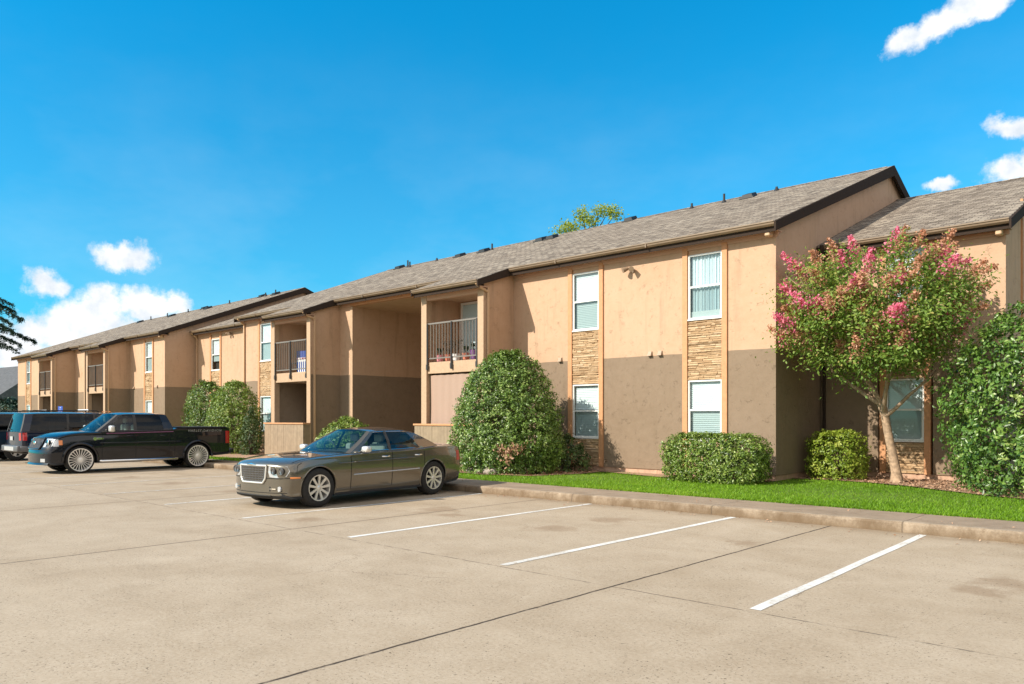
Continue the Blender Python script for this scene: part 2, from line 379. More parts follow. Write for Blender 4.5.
M['cglass_w'] = m_glass('windscreen glass', (.66,.84,.84), 1., 0., 1.55)
M['seat'] = simple('grey upholstery', (.34,.31,.27), .8); M['dash'] = simple('dash plastic', (.05,.048,.045), .7)
M['lampclear'] = simple('headlamp reflector', (.50,.52,.54), .12, metal=.3, coat=1., var=.05)
M['lampdark'] = simple('headlamp housing', (.10,.10,.10), .3, coat=1.)
M['amber'] = simple('amber lens', (.75,.22,.03), .2, coat=1., var=.03)
M['red'] = simple('red lens', (.42,.012,.015), .18, coat=1., var=.05)
M['bump_g'] = simple('grey bumper', (.10,.10,.105), .45)
M['plate'] = simple('plate white', (.38,.38,.38), .5)
M['blue_sign'] = simple('blue sign', (.02,.08,.42), .5, var=.03)
M['stripe_p'] = simple('violet pinstripe', (.28,.10,.22), .35, var=.03)
# ------------------------------------------------------------------ camera, sky, sun
cam = bpy.data.cameras.new('camera'); co = bpy.data.objects.new('camera', cam); COL.objects.link(co)
YAW = 42.598
co.location = (0, 0, 1.66); co.rotation_euler = (R(90), 0, R(YAW))
cam.sensor_width = 36; cam.lens = 770/1024*36; cam.shift_y = 76/1024; cam.clip_end = 3000; cam.clip_start = .1
scene.camera = co
LD = Vector((.42, 1, -.76)).normalized()
sun = bpy.data.lights.new('sun', 'SUN'); so = bpy.data.objects.new('sun', sun); COL.objects.link(so)
sun.energy = 4.15; sun.angle = R(.55); sun.color = (1., .91, .78)
so.rotation_euler = LD.to_track_quat('-Z', 'Y').to_euler(); so.location = (-10, -20, 30)
scene.view_settings.view_transform = 'Standard'; scene.view_settings.look = 'None'; scene.view_settings.gamma = 1
scene.view_settings.exposure = .76
w = bpy.data.worlds.new('World'); scene.world = w; w.use_nodes = True
t = NT(w.node_tree); bg = t.N['Background']
sky = t.n('ShaderNodeTexSky', sky_type='NISHITA'); sky.sun_disc = False
sky.sun_elevation = math.asin(-LD.z); sky.sun_rotation = math.atan2(-LD.x, -LD.y); sky.altitude = 50; sky.air_density = 1.0; sky.dust_density = .6; sky.ozone_density = 2.5
SKY_STR = .14
D = t.n('ShaderNodeTexCoord').outputs['Generated']
dx, dy, dz = t.xyz(D)
nz = t.noise(D, 16, 7, .62, out=1); nzs = t.xyz(nz)
az = t.math('ADD', t.math('ARCTAN2', dx, dy), t.math('MULTIPLY', t.math('SUBTRACT', nzs[0], .5), .05))
el = t.math('ADD', t.math('ARCSINE', dz), t.math('MULTIPLY', t.math('SUBTRACT', nzs[1], .5), .05))
def cld(px, py):
    u, v = (px-512)/770, (418-py)/770
    return R(-YAW)+math.atan(u), math.atan(v/math.sqrt(1+u*u))
CL = [(905,40,26,15,-.3),(935,26,42,18,-.35),(975,6,50,16,-.3),(1012,122,34,13,0),(1040,120,30,18,0),(1006,172,30,15,0),(1040,168,34,22,0),(942,187,20,7,0),
      (124,258,32,17,.1),(118,250,16,12,0),(46,279,28,15,.1),(92,318,56,30,0),(60,335,62,30,0),(108,300,26,16,0),(150,306,34,18,0),(176,304,16,15,0),(120,335,80,24,0),(10,352,60,30,0),(-30,345,60,34,0)]
best = None
for (px, py, rx, ry, tilt) in CL:
    a0, e0 = cld(px, py); c2 = math.cos(math.atan((px-512)/770)); ra = rx/770*c2*c2; re = ry/770*c2
    da = t.math('SUBTRACT', az, a0); de = t.math('ADD', t.math('SUBTRACT', el, e0), t.math('MULTIPLY', da, tilt*.9))
    q = t.math('ADD', t.math('POWER', t.math('DIVIDE', da, ra), 2.), t.math('POWER', t.math('DIVIDE', de, re), 2.))
    s_ = t.math('SUBTRACT', 1., t.math('SQRT', q))
    best = s_ if best is None else t.math('MAXIMUM', best, s_)
fine = t.noise(D, 70, 6, .65)
cm = t.mr(t.math('ADD', best, t.math('MULTIPLY', t.math('SUBTRACT', fine, .5), .95)), -.12, .55, 0, 1, True)
sh = t.noise(D, 24, 5, .6)
cc = t.ramp(sh, [(.34, (.70,.77,.85)), (.56, (1.0,1.0,1.0))])
# faint general haze of thin cloud low on the left
skc = t.n('ShaderNodeVectorMath', operation='MULTIPLY'); t.set(skc, 0, sky.outputs[0]); gk = t.mr(el, .10, .50, .84, 1.12); t.set(skc, 1, t.vmul((.02, .70, .88), t.comb(gk, gk, gk)))
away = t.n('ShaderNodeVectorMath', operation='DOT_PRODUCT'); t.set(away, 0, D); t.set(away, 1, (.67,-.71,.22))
fill_cloud = t.math('MULTIPLY', t.mr(away.outputs['Value'], -.12, .45, 0, 1, True), t.mr(t.noise(D, 3.0, 6, .6), .34, .56, .35, .95, True))  # bright cloud cover added to the unseen sky as neutral fill light
wash = t.math('MULTIPLY', t.mr(t.noise(t.vmul(D, (1,1,2.2)), 3.2, 5, .6), .42, .75, .10, .30), t.mr(el, .0, .50, 1, 0, True))
base = t.mix(t.math('MINIMUM', wash, 1.), skc.outputs[0], (4.0,4.6,5.0))
base = t.mix(fill_cloud, base, (5.4,4.9,4.4))
CLOUD = .66
fin = t.mix(cm, base, t.vmul(cc, (CLOUD/SKY_STR,)*3))
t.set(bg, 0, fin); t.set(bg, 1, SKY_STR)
scene.cycles.max_bounces = 8; scene.cycles.transparent_max_bounces = 16

# ------------------------------------------------------------------ ground
YK = 12.05
mb = MB()
mb.quad((-1500,-1500,-.02),(1500,-1500,-.02),(1500,1500,-.02),(-1500,1500,-.02))
mb.build('ground', M['lawn'], kind='structure')
mb = MB(); mb.quad((-110,-40,0),(40,-40,0),(40,YK+.02,0),(-110,YK+.02,0)); mb.build('parking_lot', M['lot'], kind='structure')
mb = MB(); mb.prism([(YK,-.03),(YK+.012,.12),(YK+.035,.148),(YK+.07,.156),(YK+.17,.154),(YK+.17,-.03)], 'x', -110, 40); mb.build('kerb', M['kerb'], kind='structure')
mb = MB(); mb.quad((-110,YK+.17,.15),(40,YK+.17,.15),(40,13.34,.15),(-110,13.34,.15)); mb.build('path', M['walk'], kind='structure')
mb = MB()
def lz(x, y): return .138 + .012*math.sin(x*.9)*math.sin(y*1.3) + (.02*min(1, max(0, (y-13.4)/1.5)))
xs = [-110+i*1.0 for i in range(151)]; ys = [13.3, 13.6, 14.2, 15, 16, 17, 18, 19, 20, 21, 22, 40]
mb.grid([[(x, y, lz(x, y) if y > 13.3 else .13) for x in xs] for y in ys]); mb.build('lawn', M['lawn'], kind='structure', smooth=60)
# mulch beds against the buildings
def bed(poly, name='garden_bed'):
    mb = MB(); mb.add([(x, y, .183) for x, y in poly], [tuple(range(len(poly)))]); return mb.build(name, M['mulch'], kind='structure')
bed([(-7.9,18.5),(-6.9,18.75),(-5.9,18.55),(-5.0,18.2),(-4.2,17.6),(-3.3,17.0),(-2.2,16.6),(-.9,16.4),(.8,16.3),(.8,20.45),(-7.72,20.45)])
bed([(-11.3,17.0),(-10.5,16.75),(-9,16.7),(-8.0,16.9),(-7.6,17.6),(-7.72,17.62),(-12.6,17.62),(-12.5,17.3)])
bed([(-16.1,15.2),(-15.6,14.5),(-14.3,14.35),(-13.0,14.8),(-12.5,16.2),(-12.6,17.62),(-16.1,17.62)])
bed([(-33.5,14.2),(-31,13.9),(-27.6,14.0),(-25.2,14.6),(-24.9,15.9),(-24.9,17.6),(-36.0,19.3),(-36,16.0)])
# stall markings
mb = MB()
for i in range(13):
    x0 = (-3.03, -5.97, -8.93)[i] if i < 3 else -11.92-2.99*(i-3)
    wv = random.uniform(-.01,.01); w2 = .051
    y0 = 6.36+random.uniform(-.05,.05); n = 14
    L_ = [(x0+(-.07 if i == 0 else -.02)*(k/n*2-1)+wv*math.sin(k)-w2, y0+(11.98-y0)*k/n, .004) for k in range(n+1)]; R_ = [(p[0]+2*w2, p[1], p[2]) for p in L_]
    mb.grid([L_, R_])
mb.build('road_marking', M['line'], kind='structure')
# ------------------------------------------------------------------ apartment buildings
SL = .385; YF = 17.6; YP = 16.28; ZE = 6.25; YE = 17.3; YR = 26.0
def rz(y, ye=YE, ze=ZE): return ze + SL*(y-ye)
def part(mb, name, m, root, **k): return mb.build(name, m, root, world=True, **k)
def boxp(name, m, root, x0, x1, y0, y1, z0, z1, b=0, **k):
    mb = MB()
    if b: mb.rbox(x0, x1, y0, y1, z0, z1, b)
    else: mb.box(x0, x1, y0, y1, z0, z1)
    return part(mb, name, m, root, **k)
def gable_roof(root, x0, x1, ye, ze, yr, left_rake=True, right_rake=True, full=True):
    zr = ze + SL*(yr-ye); yb = 2*yr-ye; th = .07
    mb = MB()
    mb.prism([(ye-.06,ze-SL*.06+.015),(yr,zr+.015),(yb,ze+.015),(yb,ze-th),(yr,zr-th),(ye-.06,ze-SL*.06-th*.4)], 'x', x0, x1)
    # ridge caps
    for k in range(int((x1-x0)/.28)):
        xa = x0+.28*k; mb.add([(xa,yr-.15,zr-.15*SL+.027),(xa+.27,yr-.15,zr-.15*SL+.022),(xa+.27,yr,zr+.036),(xa,yr,zr+.041),(xa,yr+.15,zr-.15*SL+.027),(xa+.27,yr+.15,zr-.15*SL+.022)], [(0,1,2,3),(3,2,5,4)])
    ro = part(mb, 'roof', M['shingle'], root)
    for on, xa, xb in ((right_rake, x1+.002, x1+.045), (left_rake, x0-.045, x0-.002)):
        if on:
            mb = MB(); d = .31
            mb.prism([(ye-.1,ze-.1*SL+.0),(yr,zr+.02),(yb,ze),(yb,ze-d),(yr,zr-d),(ye-.1,ze-.1*SL-d*.72)], 'x', xa, xb)
            part(mb, 'rake_board', M['fascia'], root)
    return ro
def gutter(root, x0, x1, ye, ze, ywall, strip=True):
    mb = MB()
    mb.prism([(ye,ze-.13),(ye-.06,ze-.13),(ye-.10,ze-.09),(ye-.105,ze-.055),(ye-.125,ze-.04),(ye-.125,ze-.012),(ye-.10,ze-.012),(ye-.095,ze-.04),(ye-.02,ze-.06),(ye,ze-.03)], 'x', x0, x1)
    for k in range(int((x1-x0)/3.05)):
        xx = x0+3.05*(k+.6)
        if xx < x1-.1: mb.box(xx, xx+.03, ye-.13, ye-.004, ze-.135, ze-.008)
    g = part(mb, 'gutter', M['gutter'], root)
    mb = MB(); mb.box(x0, x1, ye+.002, ye+.03, ze-.24, ze-.035); part(mb, 'fascia_board', M['fascia'], root)
    mb = MB(); mb.box(x0+.02, x1-.02, ye+.032, ywall+.1, ze-.2, ze-.175); part(mb, 'soffit', M['frieze'], root)
    if strip:
        mb = MB(); mb.box(x0+.05, x1-.05, ywall-.03, ywall-.003, ze-.31, ze-.205); part(mb, 'frieze_board', M['frieze'], root)
    return g
def downspout(root, x, y, ztop, zbot=.3, yg=None, wx=.075):
    mb = MB()
    if yg is not None: mb.tube([(x,yg,ztop+.06),(x,yg,ztop-.02),(x,y-.05,ztop-.26),(x,y-.05,ztop-.4)], .05, 8)
    mb.rbox(x-wx/2, x+wx/2, y-.085, y-.012, zbot, ztop-.3 if yg is not None else ztop, .012)
    mb.tube([(x,y-.05,zbot+.05),(x,y-.09,zbot-.05),(x,y-.25,zbot-.1)], .045, 8)
    return part(mb, 'downspout', M['down'], root, smooth=40)
def wall_seg(mb, x0, x1, y, z0, z1, th=.2): mb.box(x0, x1, y, y+th, z0, z1)
WIN = {}
def window_unit(root, xc, y, z0, wd, hg, kind='blind'):
    key = (round(wd,3), round(hg,3), kind)
    loc = (xc-root.location[0], y-root.location[1], z0-root.location[2])
    if key in WIN:
        o = copy_tree(WIN[key], root); o.location = loc; return o
    f = MB(); a = wd/2; fr = .038; mid = hg*.5
    for (x0,x1,za,zb) in ((-a,-a+fr,0,hg),(a-fr,a,0,hg),(-a+fr,a-fr,0,fr),(-a+fr,a-fr,hg-fr,hg)): f.box(x0,x1,0,.06,za,zb)
    f.box(-a+fr, a-fr, .012, .055, mid-.025, mid+.022)
    f.box(-a+fr, -a+fr+.02, .004, .03, fr, mid-.025); f.box(a-fr-.02, a-fr, .004, .03, fr, mid-.025)
    o = f.build('window', M['winframe'], root); o.location = loc
    p = MB(); p.quad((-a+fr,.036,mid+.022),(a-fr,.036,mid+.022),(a-fr,.036,hg-fr),(-a+fr,.036,hg-fr)); p.build('pane', M['pane'], o, label='clear upper pane')
    p = MB(); p.quad((-a+fr,.022,fr),(a-fr,.022,fr),(a-fr,.022,mid-.025),(-a+fr,.022,mid-.025)); p.build('pane', M['screen'], o, label='lower pane behind an insect screen')
    s = MB(); s.box(-a-.02, a+.02, -.03, .02, -.035, -.002); s.build('sill', M['winframe'], o)
    b = MB()
    if kind == 'curtain':
        n = 60
        P = [[(-a+fr+(wd-2*fr)*i/n, .11+.022*math.sin(i*.9)+.012*math.sin(i*2.3+1), z) for i in range(n+1)] for z in (.03, hg-.03)]
        b.grid(P); b.build('curtain', M['curtain'], o, smooth=60)
        b = MB(); b.box(-a+fr, a-fr, .07, .085, .04, .2); b.build('blind', M['blind'], o)
    else:
        n = int(hg/.05)
        for i in range(n):
            if kind == 'raised' and i < n*.28: continue
            zz = .03+i*(hg-.06)/n
            b.quad((-a+fr,.085,zz),(a-fr,.085,zz),(a-fr,.105,zz+.056),(-a+fr,.105,zz+.056))
        b.build('blind', M['blind'], o)
    d = MB(); d.box(-a-.03, a+.03, .2, .24, -.05, hg+.05); d.build('window_back', M['interior'], o)
    WIN[key] = o; return o
def stone_panel(root, x0, x1, y, z0, z1, rng):
    mb = MB(); mb.box(x0, x1, y+.03, y+.06, z0, z1); tones = [.1]*6
    z = z0
    while z < z1-.012:
        h = min(rng.choice((.022,.03,.038,.05,.06)), z1-z); x = x0
        while x < x1-.01:
            l = min(rng.uniform(.07,.34), x1-x)
            if x1-(x+l) < .04: l = x1-x
            d = rng.uniform(.0,.028)
            n0 = len(mb.f); j = lambda: rng.uniform(-.004,.004)
            xa, xb, za, zb = x+.002, x+l-.002, z+.002, z+h-.001
            mb.add([(xa,y+.035,za),(xb,y+.035,za),(xb,y+.035,zb),(xa,y+.035,zb),(xa+j(),y-d+j(),za+.004+j()),(xb+j(),y-d+j(),za+.004+j()),(xb+j(),y-d*.8+j(),zb-.004+j()),(xa+j(),y-d*.8+j(),zb-.004+j())],
                   [(4,5,6,7),(0,1,5,4),(1,2,6,5),(2,3,7,6),(3,0,4,7)])
            tn = min(1, max(0, rng.gauss(.6,.22))); tones += [tn]*(len(mb.f)-n0); x += l
        z += h
    o = part(mb, 'stone_panel', M['stone'], root)
    at = o.data.attributes.new('tone', 'FLOAT', 'FACE'); at.data.foreach_set('value', tones)
    return o
RNG = random.Random(11)
def window_column(root, xc, y, up='blind', lo='blind', dz=0, wd=.95, ztop=6.0):
    a = wd/2
    for s in (-1, 1):
        boxp('window_trim', M['trim'], root, xc+s*(a+.075)-.07, xc+s*(a+.075)+.07, y-.045, y+.15, .30, ztop+dz)
    boxp('wall_panel', M['stucco'], root, xc-a, xc+a, y+.01, y+.15, 5.83+dz, ztop+dz)
    window_unit(root, xc, y-.005, 4.18+dz, wd, 1.64, up)
    stone_panel(root, xc-a, xc+a, y, 2.63+dz, 4.14+dz, RNG)
    window_unit(root, xc, y-.005, 1.11+dz, wd, 1.51, lo)
    stone_panel(root, xc-a, xc+a, y, .31, 1.07+dz, RNG)
def flood_light(root, x, y, z):
    mb = MB(); mb.lathe([(0,-.0),(.06,0),(.06,-.03),(0,-.03)], 'y', (x,y,z), 16); mb.tube([(x,y-.03,z),(x-.05,y-.1,z+.01)], .015)
    for s, dxx in ((-1,-.13),(1,.05)):
        c = Vector((x+dxx, y-.15, z+.03)); d = Vector((s*.5-.1,-.75,-.35)).normalized()
        mb.tube([c-d*.09, c-d*.05, c+d*.02, c+d*.10], [.022,.045,.062,.075], 14)
        mb.tube([(x,y-.05,z), tuple(c-d*.06)], .013)
    o = part(mb, 'flood_light', M['bronze'], root, smooth=40); return o
def vent_hood(root, x, y, z):
    mb = MB(); mb.add([(x-.07,y,z-.05),(x+.07,y,z-.05),(x+.07,y,z+.07),(x-.07,y,z+.07),(x-.06,y-.09,z-.05),(x+.06,y-.09,z-.05),(x+.05,y-.03,z+.07),(x-.05,y-.03,z+.07)], [(0,1,5,4),(4,5,6,7),(1,2,6,5),(0,4,7,3),(2,3,7,6)])
    part(mb, 'vent_hood', M['hood'], root)
def turtle_vent(root, x, y, ye=YE, ze=ZE):
    z = rz(y, ye, ze); mb = MB()
    mb.add([(x-.2,y-.2,z-.2*SL),(x+.2,y-.2,z-.2*SL),(x+.2,y+.2,z+.2*SL+.03),(x-.2,y+.2,z+.2*SL+.03),(x-.17,y-.2,z-.2*SL+.16),(x+.17,y-.2,z-.2*SL+.16),(x+.15,y+.17,z+.17*SL+.15),(x-.15,y+.17,z+.17*SL+.15)],
           [(0,1,5,4),(1,2,6,5),(2,3,7,6),(3,0,4,7),(4,5,6,7)])
    mb.box(x-.26,x+.26,y-.26,y-.2,z-.26*SL+.03,z-.2*SL+.05)
    part(mb, 'roof_vent', M['vent'], root)
def vent_pipe(root, x, y, h=.45, ye=YE, ze=ZE):
    z = rz(y, ye, ze); mb = MB(); mb.tube([(x,y,z-.05),(x,y,z+h)], .04, 10); mb.tube([(x,y,z-.04),(x,y,z+.1)], [.12,.05], 10)
    part(mb, 'vent_pipe', M['vent'], root, smooth=40)
def balcony(root, x0, x1, screen=False, spout=True, dark_rail=False):
    zs = lambda y: rz(y)-.09
    w = MB()
    w.prism([(YP,.16),(YF+.2,.16),(YF+.2,zs(YF+.2)),(YP,zs(YP))], 'x', x1-.2, x1)
    w.prism([(YP+.2,.16),(YF+.2,.16),(YF+.2,zs(YF+.2)),(YP+.2,zs(YP+.2))], 'x', x0, x0+.2)
    w.box(x0+.2, x1-.2, YF+.16, YF+.3, .16, zs(YF+.16))
    part(w, 'wall', M['stucco'], root)
    for xa, xb in ((x0-.004, x0+.25), (x1-.24, x1+.012)):
        boxp('balcony_post', M['beige'], root, xa, xb, YP-.035, YP+.198 if xa < x0 else YP-.002, .16, 5.58, .006)
    boxp('balcony_floor', M['beige'], root, x0+.252, x1-.242, YP+.02, YF+.155, 3.07, 3.43, .006)
    boxp('balcony_header', M['frieze'], root, x0+.252, x1-.242, YP-.02, YP+.15, 5.40, 5.56)
    boxp('balcony_ceiling', M['stucco'], root, x0+.2, x1-.2, YP+.15, YF+.16, 5.50, 5.56)
    boxp('patio_floor', M['walk'], root, x0+.2, x1-.2, YP-.2, YF+.16, .12, .17)
    # sliding door at the back, both floors
    for zb in (3.44, .19):
        xd0, xd1 = x0+.32, x0+2.05
        d = MB(); yb = YF+.155
        for (xa,xb) in ((xd0,xd0+.07),(xd1-.07,xd1),((xd0+xd1)/2-.04,(xd0+xd1)/2+.04)): d.box(xa,xb,yb-.06,yb,zb,zb+2.03)
        d.box(xd0+.07,xd1-.07,yb-.055,yb-.002,zb+1.96,zb+2.03); d.box(xd0+.07,xd1-.07,yb-.055,yb-.002,zb,zb+.07)
        dr = part(d, 'sliding_door', M['winframe'], root)
        p = MB(); p.quad((xd0+.07,yb-.043,zb+.07),(xd1-.07,yb-.043,zb+.07),(xd1-.07,yb-.043,zb+1.96),(xd0+.07,yb-.043,zb+1.96)); part(p, 'pane', M['pane'], dr)
        p = MB(); n = 16
        for k in range(n):
            xa = xd0+.07+(xd1-xd0-.14)*k/n; p.quad((xa,yb-.03,zb+.08),(xa+.1,yb-.012,zb+.08),(xa+.1,yb-.012,zb+1.95),(xa,yb-.03,zb+1.95))
        part(p, 'blind', M['curtain'], dr)
    # railing
    r = MB(); xa, xb = x0+.255, x1-.245; yr = YP+.03
    mrail = M['post'] if dark_rail else M['rail']
    r.box(xa, xb, yr-.025, yr+.025, 4.63, 4.68); r.box(xa, xb, yr-.02, yr+.02, 3.53, 3.57)
    n = 17
    for k in range(1, n): xx = xa+(xb-xa)*k/n; r.box(xx-.009, xx+.009, yr-.009, yr+.009, 3.57, 4.63)
    ra = part(r, 'railing', mrail, root)
    for xx in (xa+.03, (xa+xb)/2, xb-.03):
        p = MB(); p.box(xx-.022, xx+.022, YP-.045, YP-.002, 3.18, 4.65); p.box(xx-.035, xx+.035, YP-.06, YP-.046, 3.2, 3.36); part(p, 'railing_post', M['post'], ra)
    # patio fence of vertical boards
    f = MB(); yf = 15.95; z0, z1 = .13, 1.42
    def boards(a, b, fixed, axis):
        k = max(1, round(abs(b-a)/.14)); 
        for i in range(k):
            u0 = a+(b-a)*i/k; u1 = a+(b-a)*(i+1)/k; lo, hi = min(u0,u1)+.003, max(u0,u1)-.003; dd = RNG.uniform(0,.006)
            if axis == 'x': f.box(lo, hi, fixed-dd, fixed+.02, z0, z1)
            else: f.box(fixed-.02, fixed+dd, lo, hi, z0, z1)
    boards(x0+.02, x1-.0, yf, 'x'); boards(yf+.025, YP-.04, x1, 'y'); boards(yf+.025, YP-.04, x0+.04, 'y')
    f.box(x0+.03, x1-.025, yf+.021, yf+.06, z0+.1, z1-.01)
    fo = part(f, 'patio_fence', M['fence'], root)
    c = MB(); c.rbox(x0-.02, x1+.04, yf-.035, yf+.085, z1+.002, z1+.06, .006); c.rbox(x1-.05, x1+.04, yf+.087, YP-.045, z1+.003, z1+.059, .006); c.rbox(x0-.02, x0+.07, yf+.087, YP-.045, z1+.003, z1+.059, .006)
    part(c, 'fence_cap', M['trim'], fo)
    # roof over the balcony, running on from the main slope
    yb = YE-.062; ye = 15.97; m = MB()
    zt = lambda y: rz(y)+.012
    m.prism([(ye-.05,zt(ye-.05)),(yb,zt(yb)),(yb,zt(yb)-.08),(ye-.05,zt(ye-.05)-.045)], 'x', x0-.05, x1+.10); part(m, 'balcony_roof', M['shingle'], root)
    for xa in (x1+.102, x0-.092):
        m = MB(); m.prism([(ye-.09,zt(ye-.09)-.008),(YE+.02,zt(YE+.02)-.008),(YE+.02,zt(YE)-.25),(ye-.09,zt(ye)-.22)], 'x', xa, xa+.04); part(m, 'rake_board', M['fascia'], root)
    gutter(root, x0-.05, x1+.10, ye, rz(ye), YP, strip=False)
    if spout:
        mb = MB(); mb.rbox(x1+.004, x1+.065, YP+.10, YP+.18, .2, 5.55, .012); mb.tube([(x1+.035,YP-.36,5.62),(x1+.035,YP-.3,5.56),(x1+.035,YP+.14,5.42)], .04, 8)
        part(mb, 'downspout', M['down'], root, smooth=40)
    if screen:
        n = 40; P = []
        for j in range(13):
            z = 1.45+(3.02-1.45)*j/12
            P.append([(x0+.30+(x1-x0-.58)*i/n, YP+.10+.022*math.sin(i*.34+.25*j)*(1-j/16)+.006*math.sin(i*1.1+1), z+.02*math.sin(i*.4)*(j == 0)) for i in range(n+1)])
        s = MB(); s.grid(P); o = s.build('privacy_cloth', M['cloth'], smooth=60)
        tag(o, 'pinkish brown privacy cloth hung across the ground floor patio behind the big round shrub', 'cloth')

def apartment(label, loc, X, wins_r, wins_l, screen):
    root = thing('apartment_building', label, 'building', loc)
    xl, b2l, b2r, jr, bl, br, xr = X   # left end, left balcony, jamb right, right balcony left/right, right end
    w = MB()
    def run(xa, xb, cols):
        e = sorted(cols); cur = xa
        for c in e: wall_seg(w, cur, c-.62, YF, .30, 6.06); cur = c+.62
        wall_seg(w, cur, xb, YF, .30, 6.06)
        for c in e: w.box(c-.62, c+.62, YF+.35, YF+.4, .3, 6.06)
    run(br, xr, [c[0] for c in wins_r]); run(xl, b2l, [c[0] for c in wins_l])
    # units beside the breezeway
    w.box(b2r, jr-.001, YF, YF+.2, .16, 6.06); w.box(jr-.2, jr, YF+.2, 28, .16, 6.02); w.box(bl, bl+.2, YF+.2, 28, .16, 6.02)
    w.box(jr, bl, 27.8, 28, .16, 6.02)
    zt = lambda y: (rz(y) if y <= YR else rz(2*YR-y))-.10
    for xa, xb in ((xr-.2, xr), (xl, xl+.2)):
        w.prism([(YF+.2,.30),(YF+.2,zt(YF+.2)),(YR,zt(YR)),(34.4,zt(34.4)),(34.4,.30)], 'x', xa, xb)
    w.box(xl, xr, 34.2, 34.4, .3, 6.0)
    part(w, 'wall', M['stucco'], root)
    f = MB(); f.box(xl+.03, b2l, YF+.03, YF+.22, .02, .298); part(f, 'foundation', M['found'], root)
    f = MB(); f.box(br+.05, xr-.221, YF+.03, YF+.22, .02, .298); f.box(xr-.22, xr-.03, YF+.03, 34, .02, .298)
    for k in range(int((xr-br)/2.1)): f.box(br+.9+2.1*k, br+.915+2.1*k, YF+.02, YF+.03, .02, .298)
    part(f, 'foundation', M['found'], root)
    boxp('breezeway_ceiling', M['stucco'], root, jr, bl, YF+.1, 27.8, 5.93, 6.0)
    boxp('breezeway_floor', M['walk'], root, jr, bl, YF-.2, 27.8, .12, .165)
    boxp('header_beam', M['trim'], root, jr-.12, bl-.008, YF-.04, YF+.098, 5.94, 6.06)
    boxp('jamb_trim', M['beige'], root, jr-.14, jr+.004, YF-.03, YF-.003, .17, 5.93)
    for k, c in enumerate(wins_r): window_column(root, c[0], YF, c[1])
    for k, c in enumerate(wins_l): window_column(root, c[0], YF, c[1])
    gable_roof(root, xl-.15, xr+.13, YE, ZE, YR)
    for xa, xb in ((xl-.15, b2l-.1), (b2r+.15, bl-.1), (br+.15, xr+.13)): gutter(root, xa, xb, YE, ZE, YF)
    balcony(root, bl, br, screen); balcony(root, b2l, b2r)
    boxp('gutter_outlet', M['down'], root, xr-.16, xr-.03, YF-.28, YF-.06, 5.93, 6.11, .02)
    return root
XA = (-32.8, -28.1, -25.3, -24.46, -18.9, -16.1, -7.72)
bA = apartment('tan and brown two storey apartment block nearest the camera with broken rows of beige parking in front, crepe myrtle at its right end', (-20, 17.6, .15), XA, [(-9.57,'curtain'), (-13.32,'blind')], [(-30.88,'blind')], True)
bA['label'] = 'nearer tan and brown two storey apartment block, behind the grey sedan and crepe myrtle'
XB = (-67.0, -57.5, -54.7, -52.9, -48.7, -45.8, -41.2)
bB = apartment('x', (-52, 17.6, .15), XB, [(-43.2,'blind')], [(-60.5,'blind'), (-64.4,'curtain')], False)
bB['label'] = 'farther tan and brown two storey apartment block, behind the black pickup and SUV'
for o in (bA, bB): o['group'] = 'matching apartment blocks in a row'
def wing(root, x0, x1, y, ye, ze, wc, win, light=None):
    w = MB(); zt = ze-.19
    wall_seg(w, x0+.01, wc-.62, y, .3, zt); wall_seg(w, wc+.62, x1, y, .3, zt); w.box(wc-.62, wc+.62, y+.35, y+.4, .3, zt)
    zz = lambda yy: ze+SL*(yy-ye)-.1
    yr = YR+.8; yb = 2*yr-y
    w.prism([(y+.2,.3),(y+.2,zz(y+.2)),(yr,zz(yr)),(yb,zz(y)),(yb,.3)], 'x', x1-.2, x1)
    part(w, 'wall', M['stucco'], root)
    f = MB(); f.box(x0+.02, x1-.221, y+.03, y+.22, .02, .298); f.box(x1-.22, x1-.03, y+.03, yb, .02, .298); part(f, 'foundation', M['found'], root)
    window_column(root, wc, y, win, 'blind', 0, .86 if x0 > -10 else .95, ze-.25)
    gable_roof(root, x0+.008, x1+.13, ye, ze, yr, left_rake=False)
    gutter(root, x0+.15, x1+.13, ye, ze, y)
    boxp('gutter_outlet', M['down'], root, x1-.16, x1-.03, y-.28, y-.06, ze-.34, ze-.135, .02)
wing(bA, -7.72, -3.57, 20.4, 20.1, 6.12, -5.68, 'blind')
wing(bB, -41.2, -34.2, 19.28, 18.98, 6.37, -38.9, 'raised')
# dark elbow and spout in the inner corner, side windows on the right end
mb = MB(); mb.tube([(-7.55,20.0,6.1),(-7.55,19.98,5.98),(-7.56,20.2,5.86),(-7.6,20.33,5.7)], .055, 10); mb.tube([(-7.62,20.34,5.7),(-7.62,20.34,.3)], .04, 10); part(mb, 'downspout', M['fascia'], bA, smooth=50)
downspout(bA, -32.70, YF, 6.15, .3, YE-.05); downspout(bB, -40.95, 19.28, 6.25, .3, 18.93)
for zb in (1.1, 4.1):
    wo = window_unit(bA, 0, 0, zb, .95, 1.64, 'blind'); wo.rotation_euler = (0,0,R(90)); wo.location = (-3.575-bA.location[0], 22.9-bA.location[1], zb-.15)
boxp('window_trim', M['trim'], bA, -3.58, -3.53, 22.2, 22.34, .3, 7.0); boxp('window_trim', M['trim'], bA, -3.58, -3.53, 23.45, 23.59, .3, 7.3)
flood_light(bA, -11.72, YF, 5.66); flood_light(bB, -37.2, 19.28, 5.95)
for x in (-11.17, -10.86, -14.24): vent_hood(bA, x, YF, 3.36)
for x in (-45.2, -42.1): vent_hood(bB, x, YF, 3.36)
mb = MB(); mb.tube([(-12.6,YF+.02,.48),(-12.6,YF-.08,.48),(-12.6,YF-.12,.42)], .016, 8); mb.lathe([(0,-.005),(.035,-.005),(.035,.005),(0,.005)], 'z', (-12.6,YF-.07,.53), 10); part(mb, 'hose_tap', M['bronze'], bA, smooth=40)
